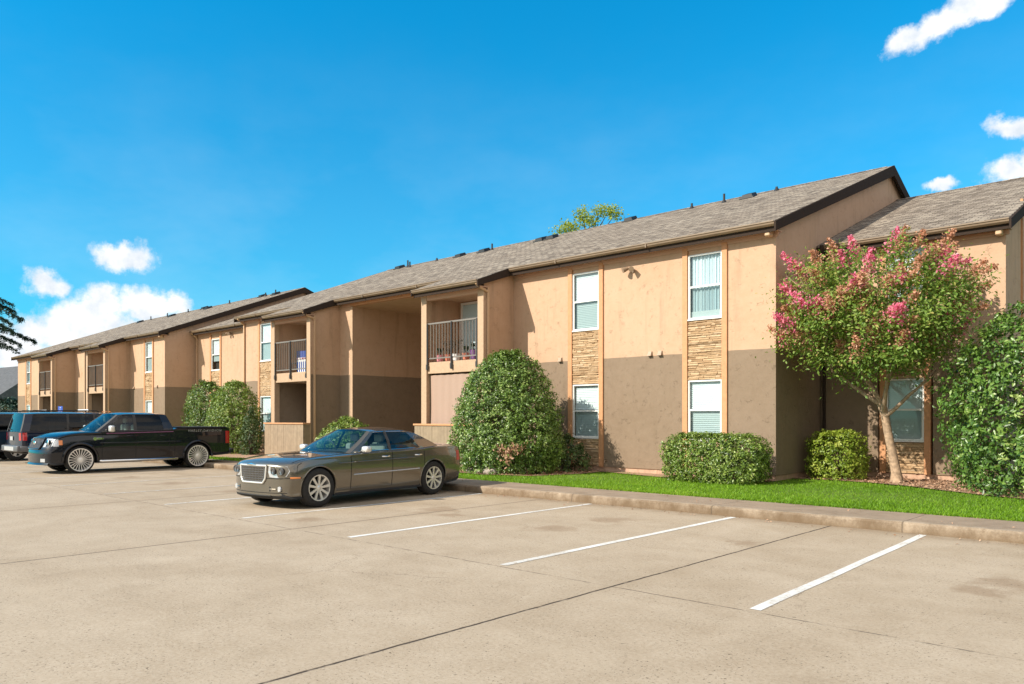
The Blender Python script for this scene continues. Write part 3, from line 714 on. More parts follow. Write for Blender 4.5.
for x, y in ((-26.6,25.3),(-24.9,25.2),(-21.2,24.9),(-20.6,24.9),(-17.3,25.8),(-11.95,25.1),(-31.6,25.7)): turtle_vent(bA, x, y)
for x, y, h in ((-24.5,25.3,.3),(-14.4,25.5,.2),(-12.95,25.2,.32),(-11.2,25.6,.15),(-30.6,25.4,.36),(-30.2,25.2,.28),(-28.6,25.6,.15)): vent_pipe(bA, x, y, h)
for x, y in ((-63.5,25.2),(-57,24.9),(-53.5,25.7),(-51.5,25.0),(-45.5,25.7),(-43.0,25.2)): turtle_vent(bB, x, y)
for x, y, h in ((-62,25.4,.3),(-59,25.4,.28),(-55.5,25.4,.25),(-49.5,25.5,.25),(-44.6,25.4,.25),(-43.4,25.4,.3)): vent_pipe(bB, x, y, h)
# things kept on the balconies
def flower_pot(x, y, z, r, h, m, plant=None):
    mb = MB(); mb.lathe([(0,0),(r*.7,0),(r,h),(r*1.1,h),(r*1.1,h*.82),(r*1.0,h*.8)][:4]+[(r*.9,h*.95),(0,h*.9)], 'z', (x,y,z), 16); return mb
zf = 3.432
for i, (x, m, lab) in enumerate(((-18.35,'pinkpot','pink flower pot with sprig, leftmost on the balcony above the cloth'),(-17.95,'terracotta','terracotta flower pot, between pink and white pots on the upper balcony'),(-17.6,'whitepl','white flower pot, between two terracotta pots on the upper balcony'),(-17.15,'terracotta','terracotta flower pot beside the purple plant pot on the upper balcony'),(-16.8,'purple','purple flower pot at the right end of the upper balcony railing'))):
    r_, h_ = (.13,.24) if m != 'purple' else (.13,.32)
    ro = thing('flower_pot', lab, 'plant pot', (x, YP+.28, zf), 0, 'pots along the upper balcony railing')
    flower_pot(0,0,0,r_,h_,m).build('pot', M[m], ro, smooth=50)
    mb = MB()
    for k in range(26):
        a = RNG.uniform(0,6.28); l = RNG.uniform(.1,.4 if i in (1,2) else .2); p = Vector((0,0,h_*.9)); q = p+Vector((math.cos(a)*l*.6, math.sin(a)*l*.4, l))
        mb.tube([p,q], .004, 4); s = .05
        mb.add([q, q+Vector((s,s*.3,s*.5)), q+Vector((s*.6,-s,s*1.2)), q+Vector((-s*.6,-s*.2,s))], [(0,1,2,3)])
    mb.build('foliage', M['twig'] if i in (1,2) else M['leaf_dull'], ro)
ro = thing('patio_chair', 'dark folding chair on the balcony left of the striped cooler', 'chair', (-27.3, YP+.75, zf), .5)
mb = MB(); mb.rbox(-.24,.24,-.23,.23,.40,.44,.01); mb.build('seat', M['post'], ro)
mb = MB(); mb.rbox(-.24,.24,.20,.24,.5,.95,.012); mb.build('backrest', M['blue_sign'], ro)
for sx in (-.22,.22):
    for sy in (-.2,.21):
        mb = MB(); mb.tube([(sx,sy,0),(sx,sy,.95 if sy > 0 else .4)], .014, 8); mb.build('leg', M['post'], ro)
ro = thing('cooler_box', 'striped red white and blue box on the balcony of the left unit', 'box', (-26.2, YP+.42, zf))
mb = MB(); mb.rbox(-.42,.42,-.2,.2,0,.5,.02); mb.build('body', M['whitepl'], ro)
mb = MB()
for k in range(6): mb.box(-.40+.14*k, -.33+.14*k, -.206, -.2005, .03, .42)
mb.build('stripe', M['blue_sign'], ro)
mb = MB(); mb.rbox(-.43,.43,-.21,.21,.502,.58,.02); mb.build('lid', M['whitepl'], ro)
mb = MB()
for k in range(5): mb.box(-.40+.18*k, -.31+.18*k, -.214, -.2105, .51, .57)
mb.build('stripe', M['red'], ro)
mb = MB(); mb.tube([(-25.95,YP+.35,.18),(-25.85,YP+1.0,2.55)], .035, 8); tag(mb.build('leaning_board', M['hood'], smooth=40), 'pale pole leaning inside the dark lower patio beside the low round bush', 'pole')
# neighbour block beyond the far end
nb = thing('neighbor_building', 'dark grey roofed building beyond the far left end of the row', 'building', (-121, 31.5, .1), R(8))
mb = MB(); mb.box(-9,9,-7,7,0,3.2); mb.build('wall', M['found'], nb)
mb = MB(); mb.add([(-9.6,-7.6,3.1),(9.6,-7.6,3.1),(9.6,7.6,3.1),(-9.6,7.6,3.1),(-9.6,0,8.6),(9.6,0,8.6)], [(0,1,5,4),(2,3,4,5),(1,2,5),(3,0,4)]); mb.build('roof', M['nroof'] if 'nroof' in M else M['shingle'], nb)
# ------------------------------------------------------------------ vehicles
def cr(p0, p1, p2, p3, t):
    return .5*((2*p1)+(-p0+p2)*t+(2*p0-5*p1+4*p2-p3)*t*t+(-p0+3*p1-3*p2+p3)*t**3)
def pchip(xs, ys, x):
    n = len(xs)
    if x <= xs[0]: return ys[0]
    if x >= xs[-1]: return ys[-1]
    h = [xs[i+1]-xs[i] for i in range(n-1)]; d = [(ys[i+1]-ys[i])/h[i] for i in range(n-1)]
    m = [d[0]]+[0 if d[i-1]*d[i] <= 0 else 2/(1/d[i-1]+1/d[i]) for i in range(1,n-1)]+[d[-1]]
    i = max(k for k in range(n-1) if xs[k] <= x); t = (x-xs[i])/h[i]
    return (2*t**3-3*t*t+1)*ys[i]+(t**3-2*t*t+t)*h[i]*m[i]+(-2*t**3+3*t*t)*ys[i+1]+(t**3-t*t)*h[i]*m[i+1]

def car_shell(C):
    """closed lower body: stations (y, half section of 8 points), denser grid lines at the door edges"""
    st = C['stations']; ys0 = [s[0] for s in st]; L = ys0[-1]
    doors = C['doors']; cab = C['cab']
    ys = set(round(v, 4) for v in np.linspace(0, L, 110)); ys |= set(round(s, 4) for s in ys0)
    for d in doors: ys |= {d[0], d[1]}
    ys |= {cab[0], cab[1]}
    ys = sorted(ys); ys = [y for i, y in enumerate(ys) if i == 0 or y-ys[i-1] > .004 or any(abs(y-q) < 1e-6 for d in doors for q in d)]
    K = 8; SUB = 4
    def half(y):
        cp = [(pchip(ys0, [s[1][k][0] for s in st], y), pchip(ys0, [s[1][k][1] for s in st], y)) for k in range(K)]
        ext = [(-cp[1][0], cp[1][1])]+cp+[(-cp[-2][0], cp[-2][1])]
        out = []
        for k in range(K-1):
            for q in range(SUB):
                t = q/SUB
                if k in (0,): out.append((cp[0][0]+(cp[1][0]-cp[0][0])*t, cp[0][1]+(cp[1][1]-cp[0][1])*t))
                else: out.append((cr(ext[k][0],ext[k+1][0],ext[k+2][0],ext[k+3][0],t), cr(ext[k][1],ext[k+1][1],ext[k+2][1],ext[k+3][1],t)))
        out.append(cp[-1]); return out
    bf, br_, W = C['bow_f'], C['bow_r'], C['W']
    lean = C.get('lean', lambda y, z: 0)
    def warp(x, y, z):
        k = (abs(x)/W)**2.6
        return (x, y+bf*k*max(0, 1-y/.9)**1.5 - br_*k*max(0, 1-(L-y)/.9)**1.5 + lean(y, z), z)
    mb = MB(); n = (K-1)*SUB+1; rings = []
    for y in ys:
        h = half(y)
        ring = [warp(x, y, z) for x, z in h]+[warp(-x, y, z) for x, z in h[-2:0:-1]]
        rings.append(ring)
    m = len(rings[0])
    for i in range(len(ys)-1):
        ym = (ys[i]+ys[i+1])/2
        for k in range(m):
            a, b = rings[i][k], rings[i][(k+1) % m]; c, d = rings[i+1][(k+1) % m], rings[i+1][k]
            ks = k if k < n-1 else m-1-k      # half-section index, both sides alike
            mi = 0
            if ks >= C['top_k'] and cab[0] <= ym <= cab[1]: mi = 2
            elif ks < 2*SUB: mi = 1
            for j, dr in enumerate(doors):
                if dr[0] < ym < dr[1] and C['door_k'][0] <= ks < C['door_k'][1]: mi = 3+2*j+(0 if k < n-1 else 1)
            mb.add([a,b,c,d], [(0,1,2,3)], mi)
    for i, y in ((0, ys[0]), (-1, ys[-1])):
        h = half(y); cols = 14
        P = []
        for (x, z) in h: P.append([warp(x*(1-2*c/cols), y, z) for c in range(cols+1)])
        mb.grid(P)
    return mb, half, warp, L

def mesh_from(mb, nmat):
    me = bpy.data.meshes.new('tmp'); me.from_pydata(mb.v, [], mb.f)
    for i in range(nmat): me.materials.append(None)
    me.polygons.foreach_set('material_index', mb.m)
    bm = bmesh.new(); bm.from_mesh(me); bmesh.ops.remove_doubles(bm, verts=bm.verts[:], dist=.0008); bmesh.ops.recalc_face_normals(bm, faces=bm.faces[:]); bm.to_mesh(me); bm.free()
    return me
def boolean(me, cutters, nmat):
    o = bpy.data.objects.new('tmp_body', me); COL.objects.link(o); cs = []
    for c in cutters:
        cm = mesh_from(c, 2); cm.polygons.foreach_set('material_index', [1]*len(cm.polygons))
        co_ = bpy.data.objects.new('tmp_cut', cm); COL.objects.link(co_); cs.append(co_)
        md = o.modifiers.new('b', 'BOOLEAN'); md.operation = 'DIFFERENCE'; md.solver = 'EXACT'; md.object = co_
        if hasattr(md, 'material_mode'): md.material_mode = 'INDEX'
    bpy.context.view_layer.update()
    dg = bpy.context.evaluated_depsgraph_get()
    out = bpy.data.meshes.new_from_object(o.evaluated_get(dg))
    for c in cs: bpy.data.objects.remove(c)
    bpy.data.objects.remove(o); return out
def split(me, keep):
    mb = MB(); mp = {}
    vs = me.vertices
    for p in me.polygons:
        if p.material_index in keep:
            f = []
            for i in p.vertices:
                if i not in mp: mp[i] = len(mb.v); mb.v.append(tuple(vs[i].co))
                f.append(mp[i])
            mb.f.append(tuple(f)); mb.m.append(keep[p.material_index])
    return mb
def bvh_of(me): return BVHTree.FromPolygons([v.co.copy() for v in me.vertices], [tuple(p.vertices) for p in me.polygons])

def make_wheel(root, x, y, r, rr, wd, spokes, side, style):
    """tyre outer face towards side (+1 / -1)"""
    wh = MB(); s = side
    prof = [(rr*.99,.0),(rr*1.06,.008),(r*.90,.012),(r*.965,-.005),(r,-.03),(r,-wd+.03),(r*.96,-wd),(rr*.99,-wd)]
    wh.lathe([(a, s*b) for a, b in prof], 'x', (x,y,r), 48)
    w = wh.build('wheel', M['tyre'], root, smooth=40)
    rm = MB(); c = (x,y,r)
    rm.lathe([(rr*1.0, -s*.0),(rr*1.0, s*.012),(rr*.93, s*.010),(rr*.90, -s*.03),(rr*.86, -s*wd*.8)], 'x', c, 48)
    rm.lathe([(0, s*.002),(rr*.13, s*.0),(rr*.2, -s*.012),(rr*.22, -s*.05)], 'x', c, 24)
    for k in range(spokes):
        for off in ((0,) if style != 'twin' else (-.11,.11)):
            a = 2*math.pi*k/spokes + .13 + off*(1.3 if style == 'twin' else 1)
            u = Vector((0, math.cos(a), math.sin(a))); v = Vector((0, -math.sin(a), math.cos(a)))
            w0, w1 = {'wide': (.021,.027), 'twin': (.008,.0115), 'five': (.055,.06)}[style]
            o_ = Vector(c)
            q = []
            for (rad, hw, dp) in ((rr*.16, w0, -.008),(rr*.55, (w0+w1)/2*.9, -.004),(rr*.93, w1, .004)):
                for (e, dd) in ((-1,0),(1,0)): q.append(o_+u*rad+v*hw*e*1.0+Vector((s*dp,0,0)))
                for (e, dd) in ((1,1),(-1,1)): q.append(o_+u*rad+v*hw*e*.8+Vector((s*(dp-.035),0,0)))
            fs = []
            for b in (0,4): fs += [(b+i, b+(i+1) % 4, b+4+(i+1) % 4, b+4+i) for i in range(4)]
            rm.add(q, fs)
    rm.build('rim', M['alloy'] if style != 'twin' else M['rimchrome'], w, smooth=35)
    d = MB(); d.lathe([(0,-s*.09),(rr*.62,-s*.09),(rr*.62,-s*.11),(0,-s*.11)], 'x', c, 32); d.lathe([(rr*.6,-s*wd*.78),(rr*.88,-s*wd*.78)], 'x', c, 32)
    d.build('brake_disc', M['liner'], w, smooth=40)

def greenhouse(root, body_mb, G, paint):
    """pillars and roof go into the body mesh; every pane is a mesh of its own. columns: (yb, yt, kind)"""
    B = lambda y: (pchip(G['by'], G['bx'], y), pchip(G['by'], G['bz'], y))
    T = lambda y: (pchip(G['ty'], G['tx'], y), pchip(G['ty'], G['tz'], y))
    cols = G['cols']; rows = [0, .05, .09, .5, .90, .94, 1.0]
    def S(yb, yt, t, side):
        bx, bz = B(yb); tx, tz = T(yt); b = .035*math.sin(math.pi*t)
        return (side*(bx+(tx-bx)*t+b), yb+(yt-yb)*t, bz+(tz-bz)*t)
    trim = MB()
    for side in (1,-1):
        for i in range(len(cols)-1):
            a, b = cols[i], cols[i+1]; kind = a[2]; nn = max(1, int(abs(b[0]-a[0])/.12))
            for q in range(nn):
                f0, f1 = q/nn, (q+1)/nn
                A = (a[0]+(b[0]-a[0])*f0, a[1]+(b[1]-a[1])*f0); Bq = (a[0]+(b[0]-a[0])*f1, a[1]+(b[1]-a[1])*f1)
                for r in range(len(rows)-1):
                    if kind.startswith('g') and 1 <= r <= 4: continue
                    P = [S(*A, rows[r], side), S(*Bq, rows[r], side), S(*Bq, rows[r+1], side), S(*A, rows[r+1], side)]
                    body_mb.add(P, [(0,1,2,3)], 2 if kind == 'p' and 1 <= r <= 4 else 0)
            if kind.startswith('g'):
                gm = MB(); nn = 8; ins = .008
                def SI(yb, yt, t):
                    p = S(yb, yt, t, side); return (p[0]-side*ins, p[1], p[2])
                P = [[SI(a[0]+(b[0]-a[0])*c/nn, a[1]+(b[1]-a[1])*c/nn, .05+.89*r/6) for c in range(nn+1)] for r in range(7)]
                gm.grid(P); gm.build('window', M[G['glass'][kind]], root, smooth=60)
                loop = [S(a[0]+(b[0]-a[0])*c/nn, a[1]+(b[1]-a[1])*c/nn, .05, side) for c in range(nn+1)]
                loop2 = [S(b[0],b[1],.05+.89*r/6,side) for r in range(1,7)]
                loop3 = [S(a[0]+(b[0]-a[0])*c/nn, a[1]+(b[1]-a[1])*c/nn, .94, side) for c in range(nn,-1,-1)]
                loop4 = [S(a[0],a[1],.05+.89*r/6,side) for r in range(6,-1,-1)]
                for lp in ((loop, loop3) if kind != G.get('all','') else (loop,loop2,loop3,loop4)):
                    trim.tube(lp, .008, 6)
    if G.get('trim'): trim.build('window_trim', M[G['trim']], root, smooth=50)
    # front and rear glass: ruled between the pillar edges, bowed
    def screen(a, bowb, bowt, glass, name, zb_extra=0):
        n = 16; rws = 8; P = []
        bx, bz = B(a[0]); tx, tz = T(a[1])
        for r in range(rws+1):
            t = r/rws; hw = bx+(tx-bx)*t+.035*math.sin(math.pi*t); row = []
            for c in range(n+1):
                u = -1+2*c/n; bow = (bowb+(bowt-bowb)*t)*(1-u*u)
                row.append((u*hw, a[0]+(a[1]-a[0])*t+bow, bz+(tz-bz)*t+(zb_extra*(1-t)+G['crown']*t*.8)*(1-u*u)))
            P.append(row)
        e = .065
        # painted rim round the pane goes to the body, the pane sits 4 mm in
        def lerp(p, q, k): return tuple(p[i]+(q[i]-p[i])*k for i in range(3))
        g = MB(); g.grid([r[1:-1] for r in P[0:-1]] if False else [row[1:-1] for row in P]); 
        g.build(name, M[glass], root, smooth=60)
        for row_i in range(rws):
            for c in (0, n-1):
                body_mb.add([P[row_i][c],P[row_i][c+1],P[row_i+1][c+1],P[row_i+1][c]], [(0,1,2,3)], 2)
        return P
    W1 = screen(cols[0], G['bow'][0], G['bow'][1], G['ws'], 'windscreen', G.get('cowl_up', 0))
    W2 = screen(cols[-1], G['bow'][2], G['bow'][3], G['bl'], 'rear_window')
    # roof between the two top edges and the rails
    n = 16; m = 18; P = []
    for k in range(m+1):
        f = k/m; row = []
        for c in range(n+1):
            u = -1+2*c/n; p, q = W1[-1][c], W2[-1][c]
            y = p[1]+(q[1]-p[1])*f; tx, tz = T(min(max(cols[0][1]+(cols[-1][1]-cols[0][1])*f, G['ty'][0]), G['ty'][-1]))
            row.append((u*tx, y, tz+G['crown']*.8*(1-u*u)+(1-u*u)*G['crown']*.9*math.sin(math.pi*f)*.5))
        P.append(row)
    body_mb.grid(P)
    return S

def make_car(root, C):
    mb, half, warp, L = car_shell(C)
    nd = 3+2*len(C['doors'])
    me = mesh_from(mb, nd)
    cut = []
    for (wy, wr) in C['arch']:
        for s in (1,-1):
            c = MB(); n = 40; R0 = wr; zc = C['tyre'][0]
            poly = [(wy+R0*math.cos(2*math.pi*k/n), zc+.01+R0*math.sin(2*math.pi*k/n)) for k in range(n)]
            c.prism(poly, 'x', s*(C['W']-.36), s*(C['W']+.3)); cut.append(c)
    me = boolean(me, cut, nd)
    bvh = bvh_of(me)
    def sx(y, z, side=1):
        h = bvh.ray_cast(Vector((side*2.2, y, z)), Vector((-side,0,0)))
        return h[0].x if h[0] is not None else side*C['W']
    def fy(x, z, rear=False):
        h = bvh.ray_cast(Vector((x, L+1.5 if rear else -1.5, z)), Vector((0,-1 if rear else 1,0)))
        return h[0].y if h[0] is not None else (L if rear else 0)
    def tz_(x, y):
        h = bvh.ray_cast(Vector((x,y,3)), Vector((0,0,-1))); return h[0].z if h[0] is not None else 1
    body = split(me, {0:0, 1:1, 2:2})
    G = C['gh']; greenhouse(root, body, G, C['paint'])
    # wheel arch lips
    for (wy, wr) in C['arch']:
        for s in (1,-1):
            pts = []
            for k in range(25):
                a = R(-22+224*k/24); y, z = wy+(wr+.012)*math.cos(a), C['tyre'][0]+.01+(wr+.012)*math.sin(a)
                if z < C['sill_z']-.03: continue
                pts.append((sx(y+.02*math.cos(a), z+.02*math.sin(a), s)-s*.006, y, z))
            body.tube(pts, C.get('lip', .016), 8, mi=C.get('lip_mi', 0))
    bo = body.build('body', [M[C['paint']], M['liner'], M['dash']], root, smooth=38)
    gaps = []
    def sideline(pts, s, rad, lst):
        q = MB(); q.tube([(sx(y,z,s), y, z) for y, z in pts], rad, 6); lst.append(q)
    zt_, zs_ = C['door_z']
    for j, d in enumerate(C['doors']):
        for s in (1,-1):
            dm = split(me, {3+2*j+(0 if s > 0 else 1): 0})
            # which index holds which side is read off the mesh itself
            do = dm.build('door', M[C['paint']], root, smooth=38)
            xs_ = sum(v[0] for v in dm.v)/max(1, len(dm.v)); sd = 1 if xs_ > 0 else -1
            h = MB(); y1 = d[1]-.08 if not C.get('flip') else d[0]+.08; yy = (y1-.2, y1); zz = C['handle_z']
            if C.get('flip'): yy = (y1, y1+.2)
            h.tube([(sx(yy[0],zz,sd)-sd*.004, yy[0], zz),(sx(yy[0]+.03,zz,sd)+sd*.03, yy[0]+.03, zz),(sx(yy[1]-.03,zz,sd)+sd*.03, yy[1]-.03, zz),(sx(yy[1],zz,sd)-sd*.004, yy[1], zz)], .016, 8)
            h.build('handle', M[C['handle_m']], do, smooth=50)
    for s in (1,-1):
        for y in sorted(set(v for d in C['doors'] for v in d)):
            zz = np.linspace(C['sill_z']+.06, zt_, 16)
            ps = [(y, float(z)) for z in zz if all((y-wy)**2+(z-C['tyre'][0])**2 > (wr+.01)**2 for wy, wr in C['arch'])]
            if len(ps) > 2: sideline(ps, s, .0065, gaps)
        for gp in C.get('gaps', []): sideline(gp, s, .0065, gaps)
    for gl in C.get('topgaps', []):
        q = MB(); q.tube([(x, y, tz_(x, y)) for x, y in gl], .006, 6); gaps.append(q)
    for q in gaps: q.build('seam', M['gap'], root)
    for (wy, wr) in C['arch']:
        for s in (1,-1):
            make_wheel(root, s*(C['W']-.02-C.get('wheel_in', 0)), wy, C['tyre'][0], C['tyre'][1], C['tyre'][2], C['spokes'][0], s, C['spokes'][1])
    # interior: seats, dash, steering wheel
    for (x, y) in C['seats']:
        z0 = C['seat_z']; m = MB(); m.rbox(x-.24,x+.24,y,y+.13,z0-.25,z0+.32,.05,2); m.rbox(x-.12,x+.12,y+.03,y+.12,z0+.36,z0+.52,.04,2); m.tube([(x,y+.08,z0+.3),(x,y+.08,z0+.38)], .02)
        m.build('seat', M['seat'], root, smooth=50)
    if 'wheelpos' in C:
        x, y, z = C['wheelpos']; m = MB()
        ring = [(x+.18*math.cos(a), y-.05*math.sin(a), z+.17*math.sin(a)) for a in [2*math.pi*k/20 for k in range(21)]]
        m.tube(ring, .014, 6, cap=False); m.build('steering_wheel', M['dash'], root, smooth=60)
    return dict(sx=sx, fy=fy, tz=tz_, L=L, body=bo, warp=warp)
def front_poly(mb, fy, pts, proud, thick=.03, mi=0, rear=False, n=1):
    """a flat shape on the nose or tail, given by its (x, z) outline, following the bow of the surface"""
    q = []
    for (x, z) in pts: q.append((x, fy(x, z, rear)+(proud if rear else -proud), z))
    k = [(p[0], p[1]+(-thick if rear else thick), p[2]) for p in q]; N_ = len(pts)
    mb.add(q+k, [tuple(range(N_)), tuple(range(N_, 2*N_))[::-1]]+[(i,(i+1) % N_, N_+(i+1) % N_, N_+i) for i in range(N_)], mi)
def mirror_pts(pts): return [(-x, z) for x, z in pts]
def door_mirror(root, s, x, y, z, m, w=.2, h=.14, arm=.10):
    mb = MB(); cx = s*(x+arm+w/2)
    mb.tube([(s*(x-.03),y,z-.03),(s*(x+arm+.03),y-.01,z)], .025, 8)
    mb.rbox(cx-w/2,cx+w/2,y-.09,y+.05,z-h/2,z+h/2,.045,3)
    o = mb.build('wing_mirror', M[m], root, smooth=50)
    g = MB(); g.box(cx-w/2+.03,cx+w/2-.03,y+.051,y+.054,z-h/2+.025,z+h/2-.025); g.build('mirror_glass', M['chrome'], o)

# ---- sedan
def S8(zb, wb, lo, mid, up, ed, top): return [(0,zb),(wb,zb),(wb+.045,zb+.055),lo,mid,up,ed,(0,top)]
sed = thing('sedan', 'bronze grey metallic four door sedan with chrome grille, backed into a stall by the kerb', 'car', (0,0,0))
CS = dict(W=.94, bow_f=.24, lean=lambda y, z: max(0, .87-y)*.085, bow_r=.17, paint='p_sedan', cab=(1.82,4.12), top_k=24, door_k=(8,21),
  stations=[(0,  S8(.25,.66,(.74,.40),(.76,.56),(.74,.70),(.64,.775),.815)),
            (.035,S8(.20,.74,(.83,.38),(.85,.56),(.83,.72),(.72,.80),.85)),
            (.12,S8(.18,.80,(.88,.38),(.90,.57),(.875,.75),(.76,.835),.885)),
            (.5, S8(.18,.83,(.91,.40),(.93,.64),(.905,.835),(.79,.90),.935)),
            (1.2,S8(.19,.84,(.92,.41),(.94,.67),(.92,.885),(.82,.945),.975)),
            (1.8,S8(.19,.84,(.92,.41),(.94,.67),(.925,.915),(.84,.972),.995)),
            (2.8,S8(.19,.84,(.915,.41),(.94,.67),(.925,.935),(.84,.992),1.0)),
            (3.6,S8(.19,.84,(.92,.41),(.945,.67),(.925,.955),(.83,1.02),1.03)),
            (4.2,S8(.21,.83,(.92,.42),(.945,.68),(.915,.97),(.80,1.05),1.075)),
            (4.75,S8(.25,.80,(.90,.43),(.92,.68),(.885,.965),(.77,1.055),1.09)),
            (4.93,S8(.29,.76,(.87,.44),(.89,.66),(.85,.93),(.73,1.02),1.065)),
            (5.0,S8(.33,.70,(.80,.46),(.82,.64),(.78,.87),(.66,.955),1.0))],
  doors=[(1.62,2.70),(2.70,3.62)], door_z=(.965,.3), sill_z=.24, arch=[(.87,.385),(3.92,.385)], tyre=(.365,.245,.225), spokes=(9,'wide'),
  handle_z=.885, handle_m='chrome', gaps=[[(.38,.66),(.42,.80),(.5,.84)]],
  topgaps=[[(.80*math.cos(0)-.0,y) for y in np.linspace(.35,1.7,14)],[(-.80,y) for y in np.linspace(.35,1.7,14)],[(x,4.42) for x in np.linspace(-.7,.7,15)],[(.74,y) for y in np.linspace(4.42,4.9,6)],[(-.74,y) for y in np.linspace(4.42,4.9,6)]],
  seats=[(.38,2.75),(-.38,2.75),(.38,3.5),(-.38,3.5)], seat_z=.80, wheelpos=(-.36,2.15,1.03),
  gh=dict(by=[1.6,2.4,3.4,4.3], bx=[.80,.835,.83,.74], bz=[.975,.99,1.01,1.06], ty=[2.3,2.6,3.1,3.62], tx=[.57,.60,.60,.55], tz=[1.375,1.40,1.405,1.365], crown=.055,
    cols=[(1.70,2.40,'a'),(1.86,2.49,'g1'),(2.68,2.72,'p'),(2.76,2.79,'g2'),(3.60,3.36,'c'),(4.22,3.58,'e')], glass={'g1':'cglass','g2':'cglass'}, all='g9', trim='chrome',
    bow=(-.17,-.10,.13,.07), ws='cglass_w', bl='cglass', cowl_up=.015))
k = make_car(sed, CS); fy, sx = k['fy'], k['sx']
# nose
gp = [(-.40,.79),(.40,.79),(.375,.56),(.31,.475),(-.31,.475),(-.375,.56)]
g = MB(); front_poly(g, fy, [(x*.94, .63+(z-.63)*.92) for x, z in gp], .004, .05); go = g.build('grille', M['lampdark'], sed)
g = MB()
for i in range(len(gp)):
    a, b = gp[i], gp[(i+1) % len(gp)]
    pts = [(a[0]+(b[0]-a[0])*u, a[1]+(b[1]-a[1])*u) for u in np.linspace(0,1,7)]
    g.tube([(x, fy(x,z)-.012, z) for x, z in pts], .019, 8)
g.build('grille_surround', M['alloy'], go, smooth=50)
g = MB()
for x in np.linspace(-.33,.33,15): g.tube([(x, fy(x,z)-.012, z) for z in np.linspace(.50 if abs(x) < .3 else .56,.77,6)], .0055, 4)
for z in np.linspace(.51,.76,7): g.tube([(x, fy(x,z)-.012, z) for x in np.linspace(-.35 if z > .56 else -.31,.35 if z > .56 else .31,9)], .0055, 4)
g.build('grille_mesh', M['bump_g'], go)
g = MB(); g.tube([(x, fy(x,.80)-.03, .80+.012*(1-abs(x)/.14)) for x in np.linspace(-.14,.14,7)], [.006,.012,.016,.022,.016,.012,.006], 8); g.build('badge', M['chrome'], sed, smooth=50)
for s in (1,-1):
    hp = [(.455,.785),(.62,.80),(.80,.785),(.845,.70),(.80,.60),(.62,.575),(.475,.585),(.44,.68)]
    if s < 0: hp = mirror_pts(hp)
    h = MB(); front_poly(h, fy, hp, .006, .06); ho = h.build('headlight', M['lampclear'], sed)
    for cx, cz, rr in ((.555,.69,.052),(.715,.695,.062)):
        h = MB(); y = fy(s*cx,cz)-.016; h.lathe([(0,.0),(rr*.55,-.008),(rr*.6,.004),(rr,.0),(rr*1.1,.01)], 'y', (s*cx,y,cz), 24); h.build('lamp', M['lampdark'] , ho, smooth=40)
        h = MB(); h.lathe([(rr*.9,-.010),(rr*1.05,-.012),(rr*1.15,.006)], 'y', (s*cx,y,cz), 24); h.build('bezel', M['bump_g'], ho, smooth=40)
    h = MB(); fpts = [(.70,.51),(.84,.53),(.86,.56),(.72,.56)]
    m_ = MB(); m_.tube([(sx(y,.575,s)-s*.004,y,.575) for y in (.28,.36,.45)], .018, 6); m_.build('marker_light', M['amber'], sed, smooth=50)
    h = MB(); front_poly(h, fy, [(s*x, z) for x, z in ((.46,.415),(.72,.415),(.72,.325),(.46,.325))], .003, .03); vo = h.build('bumper_vent', M['liner'], sed)
    h = MB(); h.tube([(s*x, fy(s*x,.37)-.010, .37) for x in np.linspace(.47,.61,5)], .008, 6); h.build('slat', M['p_sedan'], vo)
    h = MB(); y = fy(s*.67,.37)-.012; h.lathe([(0,0),(.045,.0),(.052,.02)], 'y', (s*.67,y,.37), 20); h.build('fog_light', M['lampclear'], sed, smooth=40)
    tl = MB()
    tp = [(.66,.98),(.80,.92),(.86,.80),(.83,.68),(.70,.70)]
    front_poly(tl, fy, [(s*x, z) for x, z in tp], .006, .06, rear=True); tl.build('tail_light', M['red'], sed)
    tl = MB(); tl.grid([[(sx(y,z,s)+s*.004, y, z) for y in (4.66,4.72,4.78)] for z in np.linspace(.72,.94,5)]); tl.build('tail_light', M['red'], sed)
    # chrome side moulding
    mo = MB(); mo.tube([(sx(y,.565+.018*(y-1.7),s)+s*.006, y, .565+.018*(y-1.7)) for y in np.linspace(1.68,3.46,14)], .011, 6); mo.build('side_moulding', M['alloy'], sed, smooth=50)
    mo = MB(); mo.tube([(sx(y,.80+.02*(y-1.3),s)-s*.007, y, .80+.02*(y-1.3)) for y in np.linspace(1.32,3.5,16)], .014, 6); mo.build('side_crease', M['p_sedan'], sed, smooth=60)
    door_mirror(sed, s, .86, 1.98, 1.045, 'alloy', .19, .125, .03)
for s in (1,-1):
    h = MB(); h.tube([(s*x, fy(s*x,z)-.001, z) for x, z in ((.36,.545),(.42,.565),(.55,.562),(.7,.562),(.80,.57))]+[(sx(y,.572,s)+s*.001, y, .572) for y in (.30,.36,.42,.48)], .008, 6); h.build('seam', M['gap'], sed)
    h = MB(); h.tube([(s*x, fy(s*x,.30)-.002, .30) for x in np.linspace(.0,.80,9)], .006, 6); h.build('seam', M['gap'], sed)
h = MB(); h.tube([(x, fy(x,.25)-.006, .245) for x in np.linspace(-.5,.5,9)], .012, 6); h.build('air_dam', M['liner'], sed)
h = MB(); h.tube([(-.35+.9*u, 1.66+.05*u-.1*u*(1-u), k['tz'](-.35+.9*u, 1.66)+.02) for u in np.linspace(0,1,6)], .009, 6); h.build('wiper', M['liner'], sed)
yw = R(4.6); P0 = Vector((-12.30, 8.10, 0)); f_ = Vector((-math.sin(yw), math.cos(yw), 0)); r_ = Vector((math.cos(yw), math.sin(yw), 0))
sed.location = P0 - r_*.925 - f_*.87; sed.rotation_euler = (0,0,yw)

